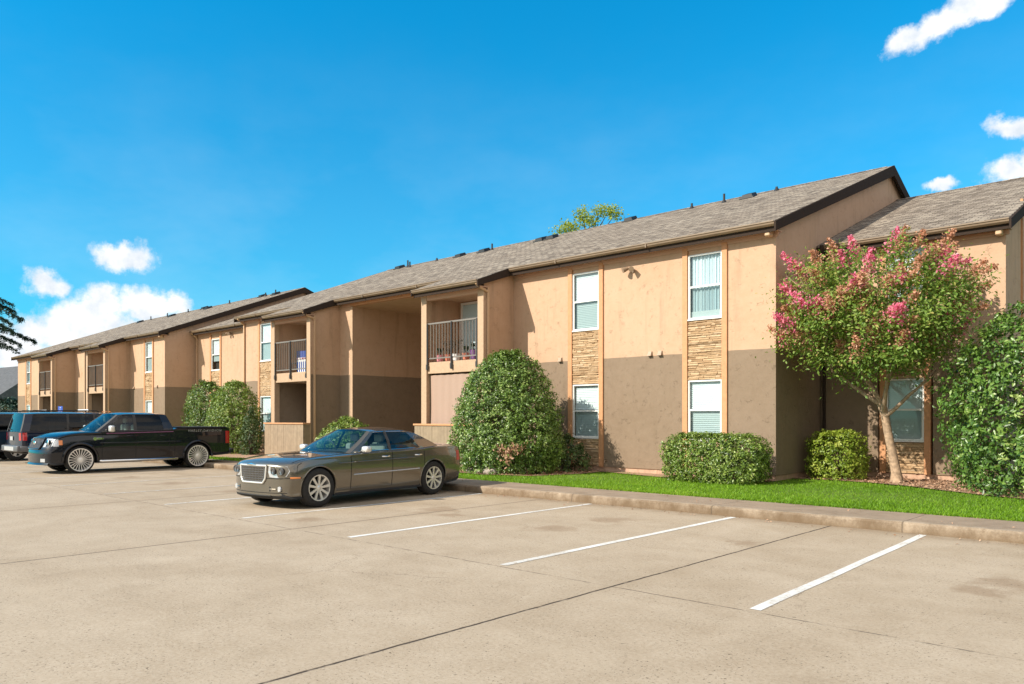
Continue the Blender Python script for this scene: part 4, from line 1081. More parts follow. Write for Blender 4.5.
# ---- pickup
trk = thing('pickup_truck', 'black crew cab pickup truck with big chrome wheels and silver bed lettering', 'pickup truck', (-26.12, 7.22, 0))
CT = dict(W=1.0, lean=lambda y, z: max(0, min(z,1.15)-.66)*.42*max(0, 1-y/1.0), bow_f=.26, bow_r=.06, paint='p_truck', cab=(1.75,3.8), top_k=24, door_k=(8,21),
  stations=[(0,  S8(.34,.80,(.84,.46),(.86,.64),(.84,.86),(.76,.97),1.0)),
            (.04,S8(.28,.86,(.91,.44),(.93,.66),(.91,.95),(.82,1.06),1.09)),
            (.18,S8(.26,.90,(.95,.44),(.965,.68),(.94,1.02),(.84,1.12),1.17)),
            (.6, S8(.28,.92,(.975,.46),(.985,.75),(.955,1.10),(.86,1.19),1.235)),
            (1.3,S8(.30,.92,(.975,.48),(.99,.78),(.96,1.15),(.88,1.235),1.275)),
            (1.8,S8(.30,.92,(.975,.48),(.995,.80),(.97,1.18),(.90,1.24),1.26)),
            (2.7,S8(.30,.92,(.975,.48),(.995,.82),(.975,1.20),(.91,1.255),1.24)),
            (3.78,S8(.30,.92,(.975,.48),(.995,.84),(.975,1.235),(.92,1.285),1.24)),
            (3.9,S8(.32,.92,(.975,.50),(.995,.86),(.98,1.27),(.95,1.335),1.33)),
            (5.0,S8(.38,.92,(.98,.54),(1.0,.88),(.985,1.26),(.955,1.335),1.33)),
            (5.7,S8(.42,.90,(.965,.56),(.985,.88),(.97,1.26),(.94,1.33),1.325)),
            (5.8,S8(.46,.86,(.93,.58),(.95,.88),(.94,1.24),(.90,1.31),1.305))],
  doors=[(1.62,2.62),(2.62,3.66)], door_z=(1.22,.4), sill_z=.36, arch=[(1.02,.47),(4.62,.47)], tyre=(.405,.345,.27), spokes=(11,'twin'), lip=.042,
  handle_z=1.10, handle_m='p_truck', gaps=[[(3.84,z) for z in np.linspace(.42,1.28,14)]],
  topgaps=[[(.84,y) for y in np.linspace(.2,1.6,12)],[(-.84,y) for y in np.linspace(.2,1.6,12)]],
  seats=[(.42,2.75),(-.42,2.75),(.42,3.5),(-.42,3.5)], seat_z=1.13, wheelpos=(-.42,2.05,1.3),
  gh=dict(by=[1.5,2.4,3.5,3.95], bx=[.86,.90,.91,.90], bz=[1.24,1.25,1.27,1.29], ty=[2.1,2.5,3.2,3.75], tx=[.66,.70,.71,.69], tz=[1.75,1.785,1.785,1.755], crown=.055,
    cols=[(1.52,2.18,'a'),(1.70,2.30,'g1'),(2.58,2.60,'p'),(2.68,2.69,'g2'),(3.52,3.44,'c'),(3.84,3.66,'e')], glass={'g1':'cglass','g2':'cglass_d'}, trim='liner',
    bow=(-.16,-.10,.02,.02), ws='cglass_w', bl='cglass_d', cowl_up=.02))
k = make_car(trk, CT); fy, sx = k['fy'], k['sx']
gp = [(-.50,1.06),(.50,1.06),(.53,.90),(.47,.745),(-.47,.745),(-.53,.90)]
g = MB(); front_poly(g, fy, gp, .012, .06); go = g.build('grille', M['lampdark'], trk)
g = MB()
for i in range(len(gp)):
    a, b = gp[i], gp[(i+1) % len(gp)]; pts = [(a[0]+(b[0]-a[0])*u, a[1]+(b[1]-a[1])*u) for u in np.linspace(0,1,6)]
    g.tube([(x, fy(x,z)-.02, z) for x, z in pts], .022, 8)
g.build('grille_surround', M['p_truck'], go, smooth=50)
g = MB()
for z in np.linspace(.78,1.03,8): g.tube([(x, fy(x,z)-.022, z) for x in np.linspace(-.47,.47,9)], .007, 5)
for x in np.linspace(-.44,.44,16): g.tube([(x, fy(x,z)-.022, z) for z in np.linspace(.77,1.04,5)], .005, 4)
g.build('grille_mesh', M['bump_g'], go)
g = MB(); y = fy(0,.92)-.04; g.lathe([(0,-.012),(.07,-.008),(.08,.006)], 'y', (0,0,0), 28); g.v = [(x*1.45, yy+y, z*.75+.92) for x, yy, z in g.v]; g.build('badge', M['chrome'], trk, smooth=50)
for s in (1,-1):
    hp = [(.60,1.05),(.80,1.05),(.90,1.02),(.905,.83),(.80,.80),(.60,.80)]; hp = [(s*x,z) for x, z in hp]
    h = MB(); front_poly(h, fy, hp, .012, .06); ho = h.build('headlight', M['lampclear'], trk)
    h = MB(); rr = .08; y = fy(s*.72,.93)-.02; h.lathe([(0,-.01),(rr*.6,-.006),(rr,.0),(rr*1.15,.012)], 'y', (s*.72,y,.93), 24); h.build('lamp', M['chrome'], ho, smooth=40)
    h = MB(); h.grid([[(sx(y,z,s)+s*.006, y, z) for y in np.linspace(.43,.53,4)] for z in np.linspace(.86,1.0,4)]); h.build('indicator', M['amber'], ho)
    h = MB(); h.grid([[(sx(y,z,s)+s*.005, y, z) for y in np.linspace(.30,.43,5)] for z in np.linspace(.82,1.03,5)]); h.build('lamp', M['lampclear'], ho)
    h = MB(); front_poly(h, fy, [(s*x,z) for x, z in ((.58,.46),(.76,.46),(.76,.36),(.58,.36))], .004, .03); h.build('fog_light', M['lampclear'], trk)
    h = MB(); h.grid([[(sx(y,z,s)+s*.006, y, z) for y in (5.58,5.63,5.68,5.735)] for z in np.linspace(.80,1.22,6)]); h.build('tail_light', M['red'], trk)
    h = MB(); front_poly(h, fy, [(s*x,z) for x, z in ((.80,1.22),(.93,1.22),(.93,.80),(.80,.80))], .006, .03, rear=True); h.build('tail_light', M['red'], trk)
    b = MB(); b.tube([(s*.90,1.55,.35),(s*.985,1.62,.34),(s*.985,3.92,.34),(s*.90,3.98,.35)], .045, 10); b.build('running_board', M['chrome'], trk, smooth=50)
    st = MB(); st.tube([(sx(y,1.185+.018*(y-1.9),s)+s*.0015, y, 1.185+.018*(y-1.9)) for y in np.linspace(1.75,3.8,16)], .012, 5); st.build('pinstripe', M['stripe_p'], trk)
    b = MB(); y = 1.42; z = 1.03; x = sx(y,z,s); b.lathe([(0,s*.012),(.05,s*.012),(.055,0)], 'x', (x,y,z), 20); b.rbox(x-.008,x+.008,y+.05,y+.24,z-.03,z+.03,.006); b.build('badge', M['chrome'], trk, smooth=40)
    door_mirror(trk, s, .92, 1.88, 1.33, 'alloy', .22, .2, .05)
    # lettering along the bed rail
    cu = bpy.data.curves.new('t', 'FONT'); cu.body = 'HARLEY-DAVIDSON'; cu.size = .105; cu.extrude = .002; cu.align_x = 'CENTER'; cu.space_character = 1.28
    to = bpy.data.objects.new('t', cu); COL.objects.link(to); bpy.context.view_layer.update()
    tm = bpy.data.meshes.new_from_object(to.evaluated_get(bpy.context.evaluated_depsgraph_get())); bpy.data.objects.remove(to)
    b = MB()
    for p in tm.polygons: b.add([(sx(4.86+s*tm.vertices[i].co.x, 1.205+tm.vertices[i].co.y, s)+s*(.003+abs(tm.vertices[i].co.z)), 4.86+s*tm.vertices[i].co.x, 1.205+tm.vertices[i].co.y) for i in p.vertices], [tuple(range(len(p.vertices)))])
    b.build('lettering', M['whitepl'], trk)
for s in (1,-1):
    b = MB(); b.tube([(sx(y,.90,s)-s*.006, y, .90) for y in np.linspace(1.56,4.05,18)], .016, 6); b.build('side_crease', M['p_truck'], trk, smooth=60)
b = MB(); b.tube([(x, fy(x,1.085)-.002, 1.085) for x in np.linspace(-.86,.86,15)], .009, 6); b.build('seam', M['gap'], trk)
b = MB(); b.rbox(-.93,.93,3.93,5.74,1.335,1.365,.012); b.build('bed_cover', M['liner'], trk)
for s in (1,-1):
    b = MB(); b.tube([(s*x, fy(s*x,.725)-.001, .725) for x in np.linspace(.0,.92,9)]+[(sx(y,.725,s)+s*.001, y, .725) for y in (.34,.44,.53)], .009, 6); b.build('seam', M['gap'], trk)
    b = MB(); front_poly(b, fy, [(s*x,z) for x, z in ((.50,.66),(.88,.66),(.90,.60),(.52,.60))], .004, .02); b.build('bumper_slot', M['liner'], trk)
b = MB(); front_poly(b, fy, [(-.74,.62),(.74,.62),(.66,.50),(-.66,.50)], .006, .03); b.build('bumper_opening', M['liner'], trk)
b = MB(); b.grid([[(x, fy(x,.30)-pr_, z) for x in np.linspace(-.88,.88,17)] for pr_, z in ((.00,.36),(.05,.30),(.055,.275),(.0,.265))]); b.build('air_dam', M['p_truck'], trk, smooth=50)
b = MB(); b.rbox(-.95,.95,5.74,5.92,.46,.62,.03,2); b.build('rear_bumper', M['p_truck'], trk, smooth=50)
for i in range(3):
    b = MB(); b.rbox(-.40+.28*i,-.34+.28*i,2.10,2.16,1.845,1.87,.01); b.build('marker_light', M['amber'], trk)

# ---- sport utility vehicles, nose in (local front at y=0, turned round below)
def make_suv(name, label, paint, loc, plate=True):
    v = thing(name, label, 'SUV', loc, math.pi, 'large dark SUVs parked nose in')
    CV = dict(W=.99, bow_f=.16, bow_r=.08, paint=paint, cab=(1.7,5.12), top_k=24, door_k=(8,21),
      stations=[(0,  S8(.34,.78,(.83,.46),(.85,.64),(.83,.84),(.76,.95),.98)),
                (.05,S8(.30,.84,(.90,.46),(.92,.66),(.90,.92),(.82,1.03),1.06)),
                (.3, S8(.30,.88,(.94,.48),(.96,.72),(.94,1.02),(.84,1.11),1.15)),
                (1.2,S8(.34,.90,(.965,.50),(.985,.76),(.96,1.08),(.87,1.165),1.205)),
                (1.8,S8(.34,.90,(.965,.50),(.985,.76),(.965,1.11),(.89,1.18),1.19)),
                (3.5,S8(.34,.90,(.965,.50),(.985,.78),(.965,1.13),(.90,1.19),1.17)),
                (5.0,S8(.38,.90,(.96,.54),(.98,.80),(.96,1.13),(.90,1.19),1.17)),
                (5.15,S8(.42,.86,(.93,.56),(.95,.80),(.93,1.12),(.87,1.18),1.17)),
                (5.2,S8(.45,.82,(.90,.58),(.92,.80),(.90,1.10),(.84,1.16),1.15))],
      doors=[(1.62,2.72),(2.72,3.70)], door_z=(1.15,.4), sill_z=.40, arch=[(.98,.45),(4.0,.45)], tyre=(.39,.225,.26), spokes=(5,'five'),
      handle_z=1.04, handle_m=paint, topgaps=[], seats=[(.42,2.8),(-.42,2.8),(.42,3.7),(-.42,3.7)], seat_z=1.2,
      gh=dict(by=[1.4,2.4,4.4,5.2], bx=[.86,.89,.895,.86], bz=[1.16,1.17,1.17,1.17], ty=[2.1,2.5,4.4,5.1], tx=[.70,.735,.735,.70], tz=[1.79,1.83,1.83,1.79], crown=.05,
        cols=[(1.52,2.2,'a'),(1.70,2.33,'g1'),(2.66,2.68,'p'),(2.74,2.76,'g2'),(3.62,3.58,'p'),(3.70,3.66,'g3'),(4.90,4.74,'c'),(5.14,4.98,'e')], glass={'g1':'cglass','g2':'cglass_d','g3':'cglass_d'}, trim='liner',
        bow=(-.16,-.10,.05,.05), ws='cglass_w', bl='cglass', cowl_up=.02))
    k = make_car(v, CV); fy, sx = k['fy'], k['sx']
    for s in (1,-1):
        h = MB(); h.grid([[(sx(y,z,s)+s*.006, y, z) for y in np.linspace(4.99,5.12,4)] for z in np.linspace(.86,1.14,5)]); h.build('tail_light', M['red'], v)
        h = MB(); front_poly(h, fy, [(s*x,z) for x, z in ((.70,1.13),(.86,1.13),(.88,.86),(.72,.86))], .008, .03, rear=True); h.build('tail_light', M['red'], v)
        h = MB(); front_poly(h, fy, [(s*x,z) for x, z in ((.55,1.0),(.80,1.0),(.82,.82),(.55,.80))], .01, .04); h.build('headlight', M['lampclear'], v)
        b = MB(); b.tube([(s*.62,2.5,1.885),(s*.64,2.6,1.93),(s*.64,4.7,1.93),(s*.62,4.8,1.885)], .018, 8); b.build('roof_rail', M['liner'], v, smooth=50)
        door_mirror(v, s, .92, 1.9, 1.27, paint, .2, .18, .05)
    b = MB(); b.rbox(-.96,.96,5.06,5.30,.46,.68,.04,2)
    for s in (1,-1): b.rbox(min(s*.93,s*.985),max(s*.93,s*.985),4.58,5.2,.46,.66,.02)
    b.build('rear_bumper', M['bump_g'], v, smooth=50)
    b = MB(); b.box(-.55,.55,5.302,5.306,.50,.64); b.build('bumper_pad', M['plate'], v)
    b = MB(); b.box(-.16,.16,5.215,5.222,.86,1.0); b.build('number_plate', M['plate'], v)
    b = MB(); b.tube([(-.55,2.85,1.93),(-.5,2.85,1.97),(.5,2.85,1.97),(.55,2.85,1.93)], .02, 8); b.build('crossbar', M['whitepl'], v, smooth=50)
    b = MB(); b.tube([(.1,5.2,1.24),(.3,5.18,1.25),(.55,5.17,1.27)], .01, 6); b.build('wiper', M['liner'], v)
    return v
suv = make_suv('suv', 'midnight blue SUV with grey rear bumper and red tail light, behind the black pickup', 'p_suv', (-32.0, 13.42, 0))
suv2 = make_suv('suv', 'dark teal SUV cut off by the left edge, mostly behind the midnight blue SUV', 'p_blue', (-35.35, 13.0, 0))
# ------------------------------------------------------------------ vegetation
NR = np.random.default_rng(5)
def leaf_mesh(name, centers, normals, size, m, parent=None, tones=None, aspect=1.9, fold=.25, jitter=.7, rng=NR):
    """one small folded leaf (four corners, two facets) per centre, turned near its normal"""
    n = len(centers); c = np.asarray(centers, float); nm = np.asarray(normals, float)+rng.normal(0, jitter, (n,3))
    nm /= np.linalg.norm(nm, axis=1)[:,None]+1e-9
    a = rng.normal(0,1,(n,3)); a -= nm*(a*nm).sum(1)[:,None]; a /= np.linalg.norm(a, axis=1)[:,None]+1e-9
    b = np.cross(nm, a); sz = (np.asarray(size)*rng.uniform(.65,1.3,n))[:,None]
    tip = c+a*sz*.5; base = c-a*sz*.5; l = c+b*sz*.5/aspect+nm*sz*fold*.4; r = c-b*sz*.5/aspect+nm*sz*fold*.4
    V = np.stack([base,l,tip,r],1).reshape(-1,3)
    me = bpy.data.meshes.new(name); me.vertices.add(4*n); me.vertices.foreach_set('co', V.ravel())
    idx = np.arange(n)*4
    F = np.stack([idx,idx+1,idx+2, idx,idx+2,idx+3],1).reshape(-1)
    me.loops.add(6*n); me.loops.foreach_set('vertex_index', F)
    me.polygons.add(2*n); me.polygons.foreach_set('loop_start', np.arange(2*n)*3)
    me.update(calc_edges=True)
    if tones is None: tones = np.clip(rng.normal(.45,.22,n),0,1)
    at = me.attributes.new('tone', 'FLOAT', 'FACE'); at.data.foreach_set('value', np.repeat(tones,2).astype(np.float32))
    me.materials.append(m); me.validate()
    o = bpy.data.objects.new(name, me); COL.objects.link(o)
    if parent is not None: o.parent = parent
    return o
def lump(u, seed, k=3.1):
    """smooth bumpy field on directions u (n,3)"""
    r = np.random.default_rng(seed); out = np.zeros(len(u))
    for i in range(9):
        d = r.normal(0,1,3); d *= k*(.5+i*.22)/np.linalg.norm(d); out += np.sin(u@d+r.uniform(0,6.28))/(1+i*.35)
    return out/3.2
ROUND = [(0,.80),(.12,.93),(.35,1.),(.6,.95),(.8,.79),(.92,.55),(1,.22)]
EGG = [(0,.80),(.12,.94),(.25,1.),(.41,.97),(.6,.86),(.72,.765),(.82,.65),(.9,.52),(.96,.35),(1,.14)]
BOX = [(0,.86),(.12,.96),(.5,1.),(.75,.985),(.88,.92),(.96,.80),(1,.62)]
def shrub(name, label, cat, loc, rad, n, size, m, seed, group=None, prof=ROUND, power=2.0, bump=.10, tone=(.45,.2), stems=6, sparse=.0, jitter=.5):
    """leaves through the outer layer and the inside of a solid of revolution (squared off by power)"""
    root = thing(name, label, cat, loc, 0, group); rng = np.random.default_rng(seed)
    rx, ry, h = rad; pz = np.array([p[0] for p in prof]); pr = np.array([p[1] for p in prof])
    SP = 8; n = n//SP; m_ = n*3; tt = rng.random(m_); acc = rng.random(m_) < np.interp(tt, pz, pr)**.7; tt = tt[acc][:n]; n = len(tt)
    a = rng.uniform(0, 2*np.pi, n); ca, sa = np.cos(a), np.sin(a)
    s = (np.abs(ca)**power+np.abs(sa)**power)**(-1/power)
    R0 = np.interp(tt, pz, pr); sl = (np.interp(tt+.03, pz, pr)-np.interp(tt-.03, pz, pr))/.06
    inner = rng.random(n) < .22
    rr = np.where(inner, rng.uniform(.25,.86,n), rng.uniform(.80**2,1.05**2,n)**.5)
    top = rng.random(n) < .16*pr[-2]
    tt = np.where(top, 1-np.abs(rng.normal(0,.025,n)), tt); rr = np.where(top, np.sqrt(rng.random(n)), rr); R0 = np.where(top, np.interp(.985,pz,pr), R0)
    u = np.stack([ca, sa, (tt-.45)*2],1); un = u/np.linalg.norm(u, axis=1)[:,None]
    f = 1+bump*lump(un*1.6, seed)+bump*.6*lump(un*2, seed+1, 8)
    rr = np.where(rng.random(n) < .03, rr*1.07, rr)
    fz = 1+bump*.8*lump(np.stack([ca*rr, sa*rr, np.zeros(n)],1)*1.4, seed+5, 4)
    P = np.stack([ca*s*R0*f*rr*rx, sa*s*R0*f*rr*ry, tt*h*np.where(tt > .5, 1+(fz-1)*(tt-.5)*2, 1)],1)
    nr = np.stack([ca/rx*1.2, sa/ry*1.2, np.clip(-sl,-.4,3)/h*1.3+.35/rx],1); nr = np.where(top[:,None], np.array([0,0,1.]), nr); nr /= np.linalg.norm(nr, axis=1)[:,None]
    clump = lump(un*2, seed+2, 7)
    tn = np.clip(tone[0]+.10*clump+rng.normal(0,tone[1],n), 0, 1)
    # each centre is a sprig of several leaves, so dark gaps stay between the tufts
    P = np.repeat(P, SP, 0); nr = np.repeat(nr, SP, 0); tn = np.clip(np.repeat(tn, SP)+rng.normal(0,.12,n*SP), 0, 1); clump = np.repeat(clump, SP)
    P = P+rng.normal(0, size*.62, P.shape)*(1-.5*np.abs(nr))+nr*rng.uniform(-.4,.8,(n*SP,1))*size
    keep = P[:,2] > .02
    if sparse: keep &= (clump > -sparse) | (rng.random(len(clump)) < .45)
    leaf_mesh('foliage', P[keep], nr[keep], size, m, root, tn[keep], rng=rng, jitter=jitter)
    st = MB(); r2 = random.Random(seed)
    for i in range(stems):
        aa = 6.283*i/stems+r2.uniform(-.3,.3); q = r2.uniform(.2,.5)
        base = Vector((math.cos(aa)*rx*.12, math.sin(aa)*ry*.12, -.02)); tp = Vector((math.cos(aa)*rx*q, math.sin(aa)*ry*q, h*r2.uniform(.5,.75)))
        mid = base.lerp(tp,.5)+Vector((0,0,h*.06)); st.tube([base,mid,tp],[.03,.02,.008],6)
        for k in range(4):
            e = mid+Vector((r2.uniform(-1,1)*rx*.4, r2.uniform(-1,1)*ry*.4, r2.uniform(0,.3)*h)); st.tube([mid,e],[.012,.004],5)
    st.build('stem', M['twig'], root, smooth=60)
    return root
big = shrub('round_shrub', 'tall egg shaped holly shrub between the cloth hung patio and the first window pair', 'shrub', (-14.5,15.55,.15), (1.60,1.35,3.27), 46000, .074, M['leaf_big'], 21, bump=.075, prof=EGG, tone=(.46,.2), stems=9)
rg = np.random.default_rng(3)
dp = np.array([(.95,-1.02,.62),(1.1,-.95,.75),(.8,-1.12,.72),(1.25,-.85,.70),(1.0,-1.05,.45)])
C_ = np.concatenate([d+rg.normal(0,.075,(70,3)) for d in dp]); leaf_mesh('dead_foliage', C_, np.tile([0,-1,.3],(len(C_),1)), .08, M['leaf_dead'], big)
shrub('small_shrub', 'small dull shrub under the lower window, right of the tall egg shaped holly', 'shrub', (-13.45,16.85,.15), (.62,.45,.92), 2600, .08, M['leaf_dull'], 31, bump=.2, tone=(.6,.25), sparse=.3)
shrub('clipped_hedge', 'clipped box hedge with rounded ends under the right hand window pair', 'hedge', (-8.72,16.5,.15), (1.22,.62,1.10), 20000, .060, M['leaf_hedge'], 41, bump=.055, power=3.4, prof=BOX, tone=(.5,.22), stems=10)
shrub('clipped_shrub', 'bright yellow green clipped shrub left of the crepe myrtle trunk', 'shrub', (-6.88,19.2,.15), (.64,.55,1.16), 6500, .07, M['leaf_yel'], 51, bump=.05, power=3., prof=BOX, tone=(.5,.22))
shrub('round_shrub', 'large glossy shrub at the right edge, right of the crepe myrtle', 'shrub', (-2.2,18.2,.15), (2.0,1.5,3.8), 30000, .092, M['leaf_r'], 61, bump=.16, prof=[(0,.86),(.12,.97),(.4,1.),(.65,.92),(.82,.74),(.93,.5),(1,.2)], tone=(.47,.22), stems=10)
shrub('round_shrub', 'darker rear one of two rounded shrubs behind the pickup tailgate', 'shrub', (-34.6,16.8,.15), (1.45,1.0,3.1), 15000, .095, M['leaf_hedge'], 71, bump=.06, tone=(.30,.2))
shrub('round_shrub', 'brighter front one of two rounded shrubs, directly behind the pickup tail light', 'shrub', (-30.6,16.0,.15), (1.25,1.0,2.95), 15000, .09, M['leaf_hedge'], 81, bump=.07, tone=(.58,.2))
shrub('small_shrub', 'dark loose shrub at the left corner of the board patio fence', 'shrub', (-28.75,15.75,.15), (.42,.38,1.75), 3000, .085, M['leaf_dull'], 91, bump=.22, tone=(.4,.25), sparse=.2)
shrub('round_shrub', 'low domed shrub with pale tips behind the sedan roof', 'shrub', (-22.75,16.1,.15), (1.22,.8,1.42), 9000, .08, M['leaf_hedge'], 101, bump=.10, tone=(.62,.28))
# crepe myrtle
cm_ = thing('crepe_myrtle_tree', 'crepe myrtle tree in pink bloom on a leaning pale trunk before the ground floor window', 'tree', (-5.47,19.05,.15))
rt = random.Random(8); tb = MB(); tips = []
def limb(p, d, l, r, depth, lev=0):
    pts = [p]; q = Vector(p); dd = Vector(d).normalized(); k = 5
    for i in range(k):
        dd = (dd+Vector((rt.uniform(-.16,.16), rt.uniform(-.16,.16), rt.uniform(-.05,.16)))).normalized(); q = q+dd*l/k; pts.append(q.copy())
    tb.tube(pts, [r*(1-.5*i/k) for i in range(k+1)], 8 if r > .03 else 5)
    if depth == 0: tips.append((q.copy(), dd.copy())); return
    for j in range(3 if depth > 1 else 3):
        a = rt.uniform(0,6.283); sp = rt.uniform(.35,.75)
        e = dd.orthogonal().normalized(); e.rotate(Matrix.Rotation(a,3,dd)); nd = (dd+e*sp+Vector((0,0,.12))).normalized()
        limb(pts[-1] if j else pts[-2], nd, l*rt.uniform(.62,.85), r*.52, depth-1, lev+1)
tr = [Vector((0,0,-.05)), Vector((-.02,0,.25)), Vector((-.09,-.02,.66)), Vector((-.19,-.05,1.2)), Vector((-.27,-.1,1.75))]
tb.tube(tr, [.17,.115,.10,.092,.085], 12)
for k in range(7):
    a = k*.9; tb.tube([(math.cos(a)*.03,math.sin(a)*.03,.12),(math.cos(a)*.16,math.sin(a)*.16,-.01),(math.cos(a)*.26,math.sin(a)*.26,-.06)],[.06,.045,.015],7)
fk = tr[-1]
for d, l, r in (((-.75,-.45,.75),1.35,.062),((-.35,-.75,.9),1.3,.055),((.35,-.5,.95),1.35,.058),((.15,-.1,1.1),1.4,.055),((.75,-.2,.8),1.25,.05),((-.3,-.1,1.2),1.4,.05)):
    limb(fk+Vector((rt.uniform(-.02,.02),0,rt.uniform(-.25,.05))), d, l, r, 3)
rg = np.random.default_rng(17)
# crown: leaf sprays inside an umbrella-shaped volume, gaps between them
base = np.array([-5.47,19.05,.15]); Cc = []; 
cen = np.array([-5.72,18.1,4.05])
while len(Cc) < 215:
    u = rg.normal(0,1,3); u /= np.linalg.norm(u); k = rg.uniform(.35,1.0)**.5
    p = cen+u*k*np.array([2.1,1.5,1.6])
    low = 2.45+.85*max(0,p[0]+5.2)+.5*max(0,-6.6-p[0])
    if p[2] < low+.1: continue
    if p[0] < -7.35 and p[1] > 17.15: continue
    if p[1] > 20.1 or p[2] > 5.25: continue
    Cc.append(p)
Cc = np.array(Cc)
L_, N_, T_ = [], [], []
for p in Cc:
    d = p-cen; d[2] += .9; d /= np.linalg.norm(d); n = int(rg.uniform(80,150)); s_ = rg.uniform(.13,.25)
    q = p+rg.normal(0,1,(n,3))*np.array([s_,s_,s_*.75])+d*rg.uniform(-.3,.3,(n,1)); L_.append(q); N_.append(np.tile(d*.7+np.array([0,-.2,.5]),(n,1))); T_.append(np.clip(rg.normal(.48+rg.normal(0,.12),.2,n),0,1))
L_ = np.concatenate(L_); N_ = np.concatenate(N_); T_ = np.concatenate(T_)
ok = ~((L_[:,0] < -7.62) & (L_[:,1] > 17.4)) & (L_[:,1] < 20.3)
leaf_mesh('crown', L_[ok]-base, N_[ok], .09, M['leaf_myr'], cm_, T_[ok], aspect=2.0, rng=rg)
# flower panicles on the upper and outer sprays
B_, S_, BN, SN = [], [], [], []; stemb = MB()
outer = [p for p in Cc if np.linalg.norm((p-cen)/np.array([2.1,1.5,1.6])) > .66 and p[2] > 2.9 and p[1] < 19.4]
rg.shuffle(outer)
for i, p in enumerate(outer[:120]):
    d = p-cen; d[2] = abs(d[2])*.8+.7; d /= np.linalg.norm(d); l = rg.uniform(.22,.52)*(1.25 if p[2] > 4.4 else 1)
    q0 = p+d*.12; kind = rg.random()
    stemb.tube([tuple(q0-base-d*.3), tuple(q0-base), tuple(q0-base+d*l)], [.006,.005,.002], 4)
    n = int(170*l/.4); tt = rg.random(n); wdt = .105*(1-tt*.75)
    q = q0+d*(tt*l)[:,None]+rg.normal(0,1,(n,3))*wdt[:,None]
    okq = ~((q[:,0] < -7.62) & (q[:,1] > 17.4)); q = q[okq]
    (B_ if kind < .40 else S_).append(q)
for nm, arr, m in (('blossom', B_, M['bloom']), ('faded_blossom', S_, M['seed'])):
    A = np.concatenate(arr); leaf_mesh(nm, A-base, np.tile([0,-.4,.6],(len(A),1)), .055, m, cm_, np.clip(rg.normal(.5,.25,len(A)),0,1), aspect=1.2, jitter=1.2, rng=rg)
tb.build('trunk', M['bark'], cm_, smooth=60); stemb.build('flower_stems', M['twig'], cm_)  # second mesh: bare flower stems, not joined to the branches
# tree beyond the roof: trunk, limbs and a loose crown whose top clears the ridge
tb_ = thing('broadleaf_tree', 'yellow green treetop showing above the roof ridge', 'tree', (-30.0,40.0,.1))
mb = MB(); mb.tube([(0,0,0),(.1,0,5),(.2,0,9),(.1,.1,12.5)],[.35,.28,.2,.08],10)
rg = np.random.default_rng(4); cl = []
for i in range(70):
    a = rg.uniform(0,6.28); rr = 3.6*math.sqrt(rg.random()); z = rg.uniform(7.5,12.4)-.18*rr*rr*.4; cl.append((math.cos(a)*rr, math.sin(a)*rr*.8, z))
for c in ((-.35,-.4,14.75),(-.2,-.3,14.35),(-1.5,-.4,14.1),(-2.1,-.3,13.9),(1.1,-.4,14.65),(1.75,-.3,14.55),(2.2,-.2,14.3),(.5,-.3,14.1),(-.9,-.5,13.9)): cl.append(c)
for c in cl: mb.tube([(.15,0,min(c[2]-.8,12.3)*.9),(c[0]*.6,c[1]*.6,c[2]-.7),c],[.07,.035,.01],5)
mb.build('trunk', M['twig'], tb_, smooth=60)
A = np.concatenate([np.array(c)+rg.normal(0,1,(110 if i < 70 else 230,3))*np.array([.28,.28,.21]) for i, c in enumerate(cl)]); leaf_mesh('crown', A, np.tile([0,-.3,.8],(len(A),1)), .17, M['leaf_tree'], tb_, rng=rg)
# conifer beyond the far end: long drooping boughs
ct = thing('cedar_tree', 'dark cedar with drooping boughs reaching in at the left edge of the picture', 'tree', (-73.3,14.0,.1))
mb = MB(); mb.tube([(0,0,0),(0,0,8),(0,0,14.5)],[.4,.25,.04],10); Nd, Nn = [], []
rg = np.random.default_rng(9); rr_ = random.Random(9)
for i in range(64):
    z = 3.2+10.8*i/64; a = i*2.4; l = (1-(z/16.5))*5.6*rr_.uniform(.75,1.1)
    if i % 3 == 0 and 7.5 < z < 11.5: a = .74+rr_.uniform(-.3,.3); l = 6.5+rr_.uniform(-.9,.5)
    d = Vector((math.cos(a), math.sin(a), 0)); pts = [Vector((0,0,z))+d*(l*t)+Vector((0,0,.5*math.sin(t*2.2)*l*.16-.55*t*t*l*.42)) for t in np.linspace(0,1,9)]
    mb.tube(pts, [.07*(1-.85*k/8) for k in range(9)], 5)
    for k in range(int(l*17)):
        t = rr_.uniform(.15,1); f = t*8; j = min(7,int(f)); p = pts[j].lerp(pts[j+1], f-j); e = Vector((-d.y,d.x,0))*rr_.uniform(-.6,.6)*(1-t*.6)+Vector((0,0,-rr_.uniform(.0,.45)))+d*rr_.uniform(-.05,.25)
        n = 13; tt = rg.random(n)[:,None]; Nd.append(np.array(p)+np.array(e)*tt+rg.normal(0,.05,(n,3))); Nn.append(np.tile([0,0,1.],(n,1)))
mb.build('trunk', M['twig'], ct, smooth=60)
leaf_mesh('crown', np.concatenate(Nd), np.concatenate(Nn), .24, M['needle'], ct, aspect=4.5, jitter=1.2, rng=rg)
shrub('evergreen_shrub', 'dark evergreen clump before the grey roofed building at the far left', 'shrub', (-88,22.8,.1), (3.0,2.2,3.1), 5000, .3, M['needle'], 111, bump=.25, tone=(.5,.3), sparse=.2)
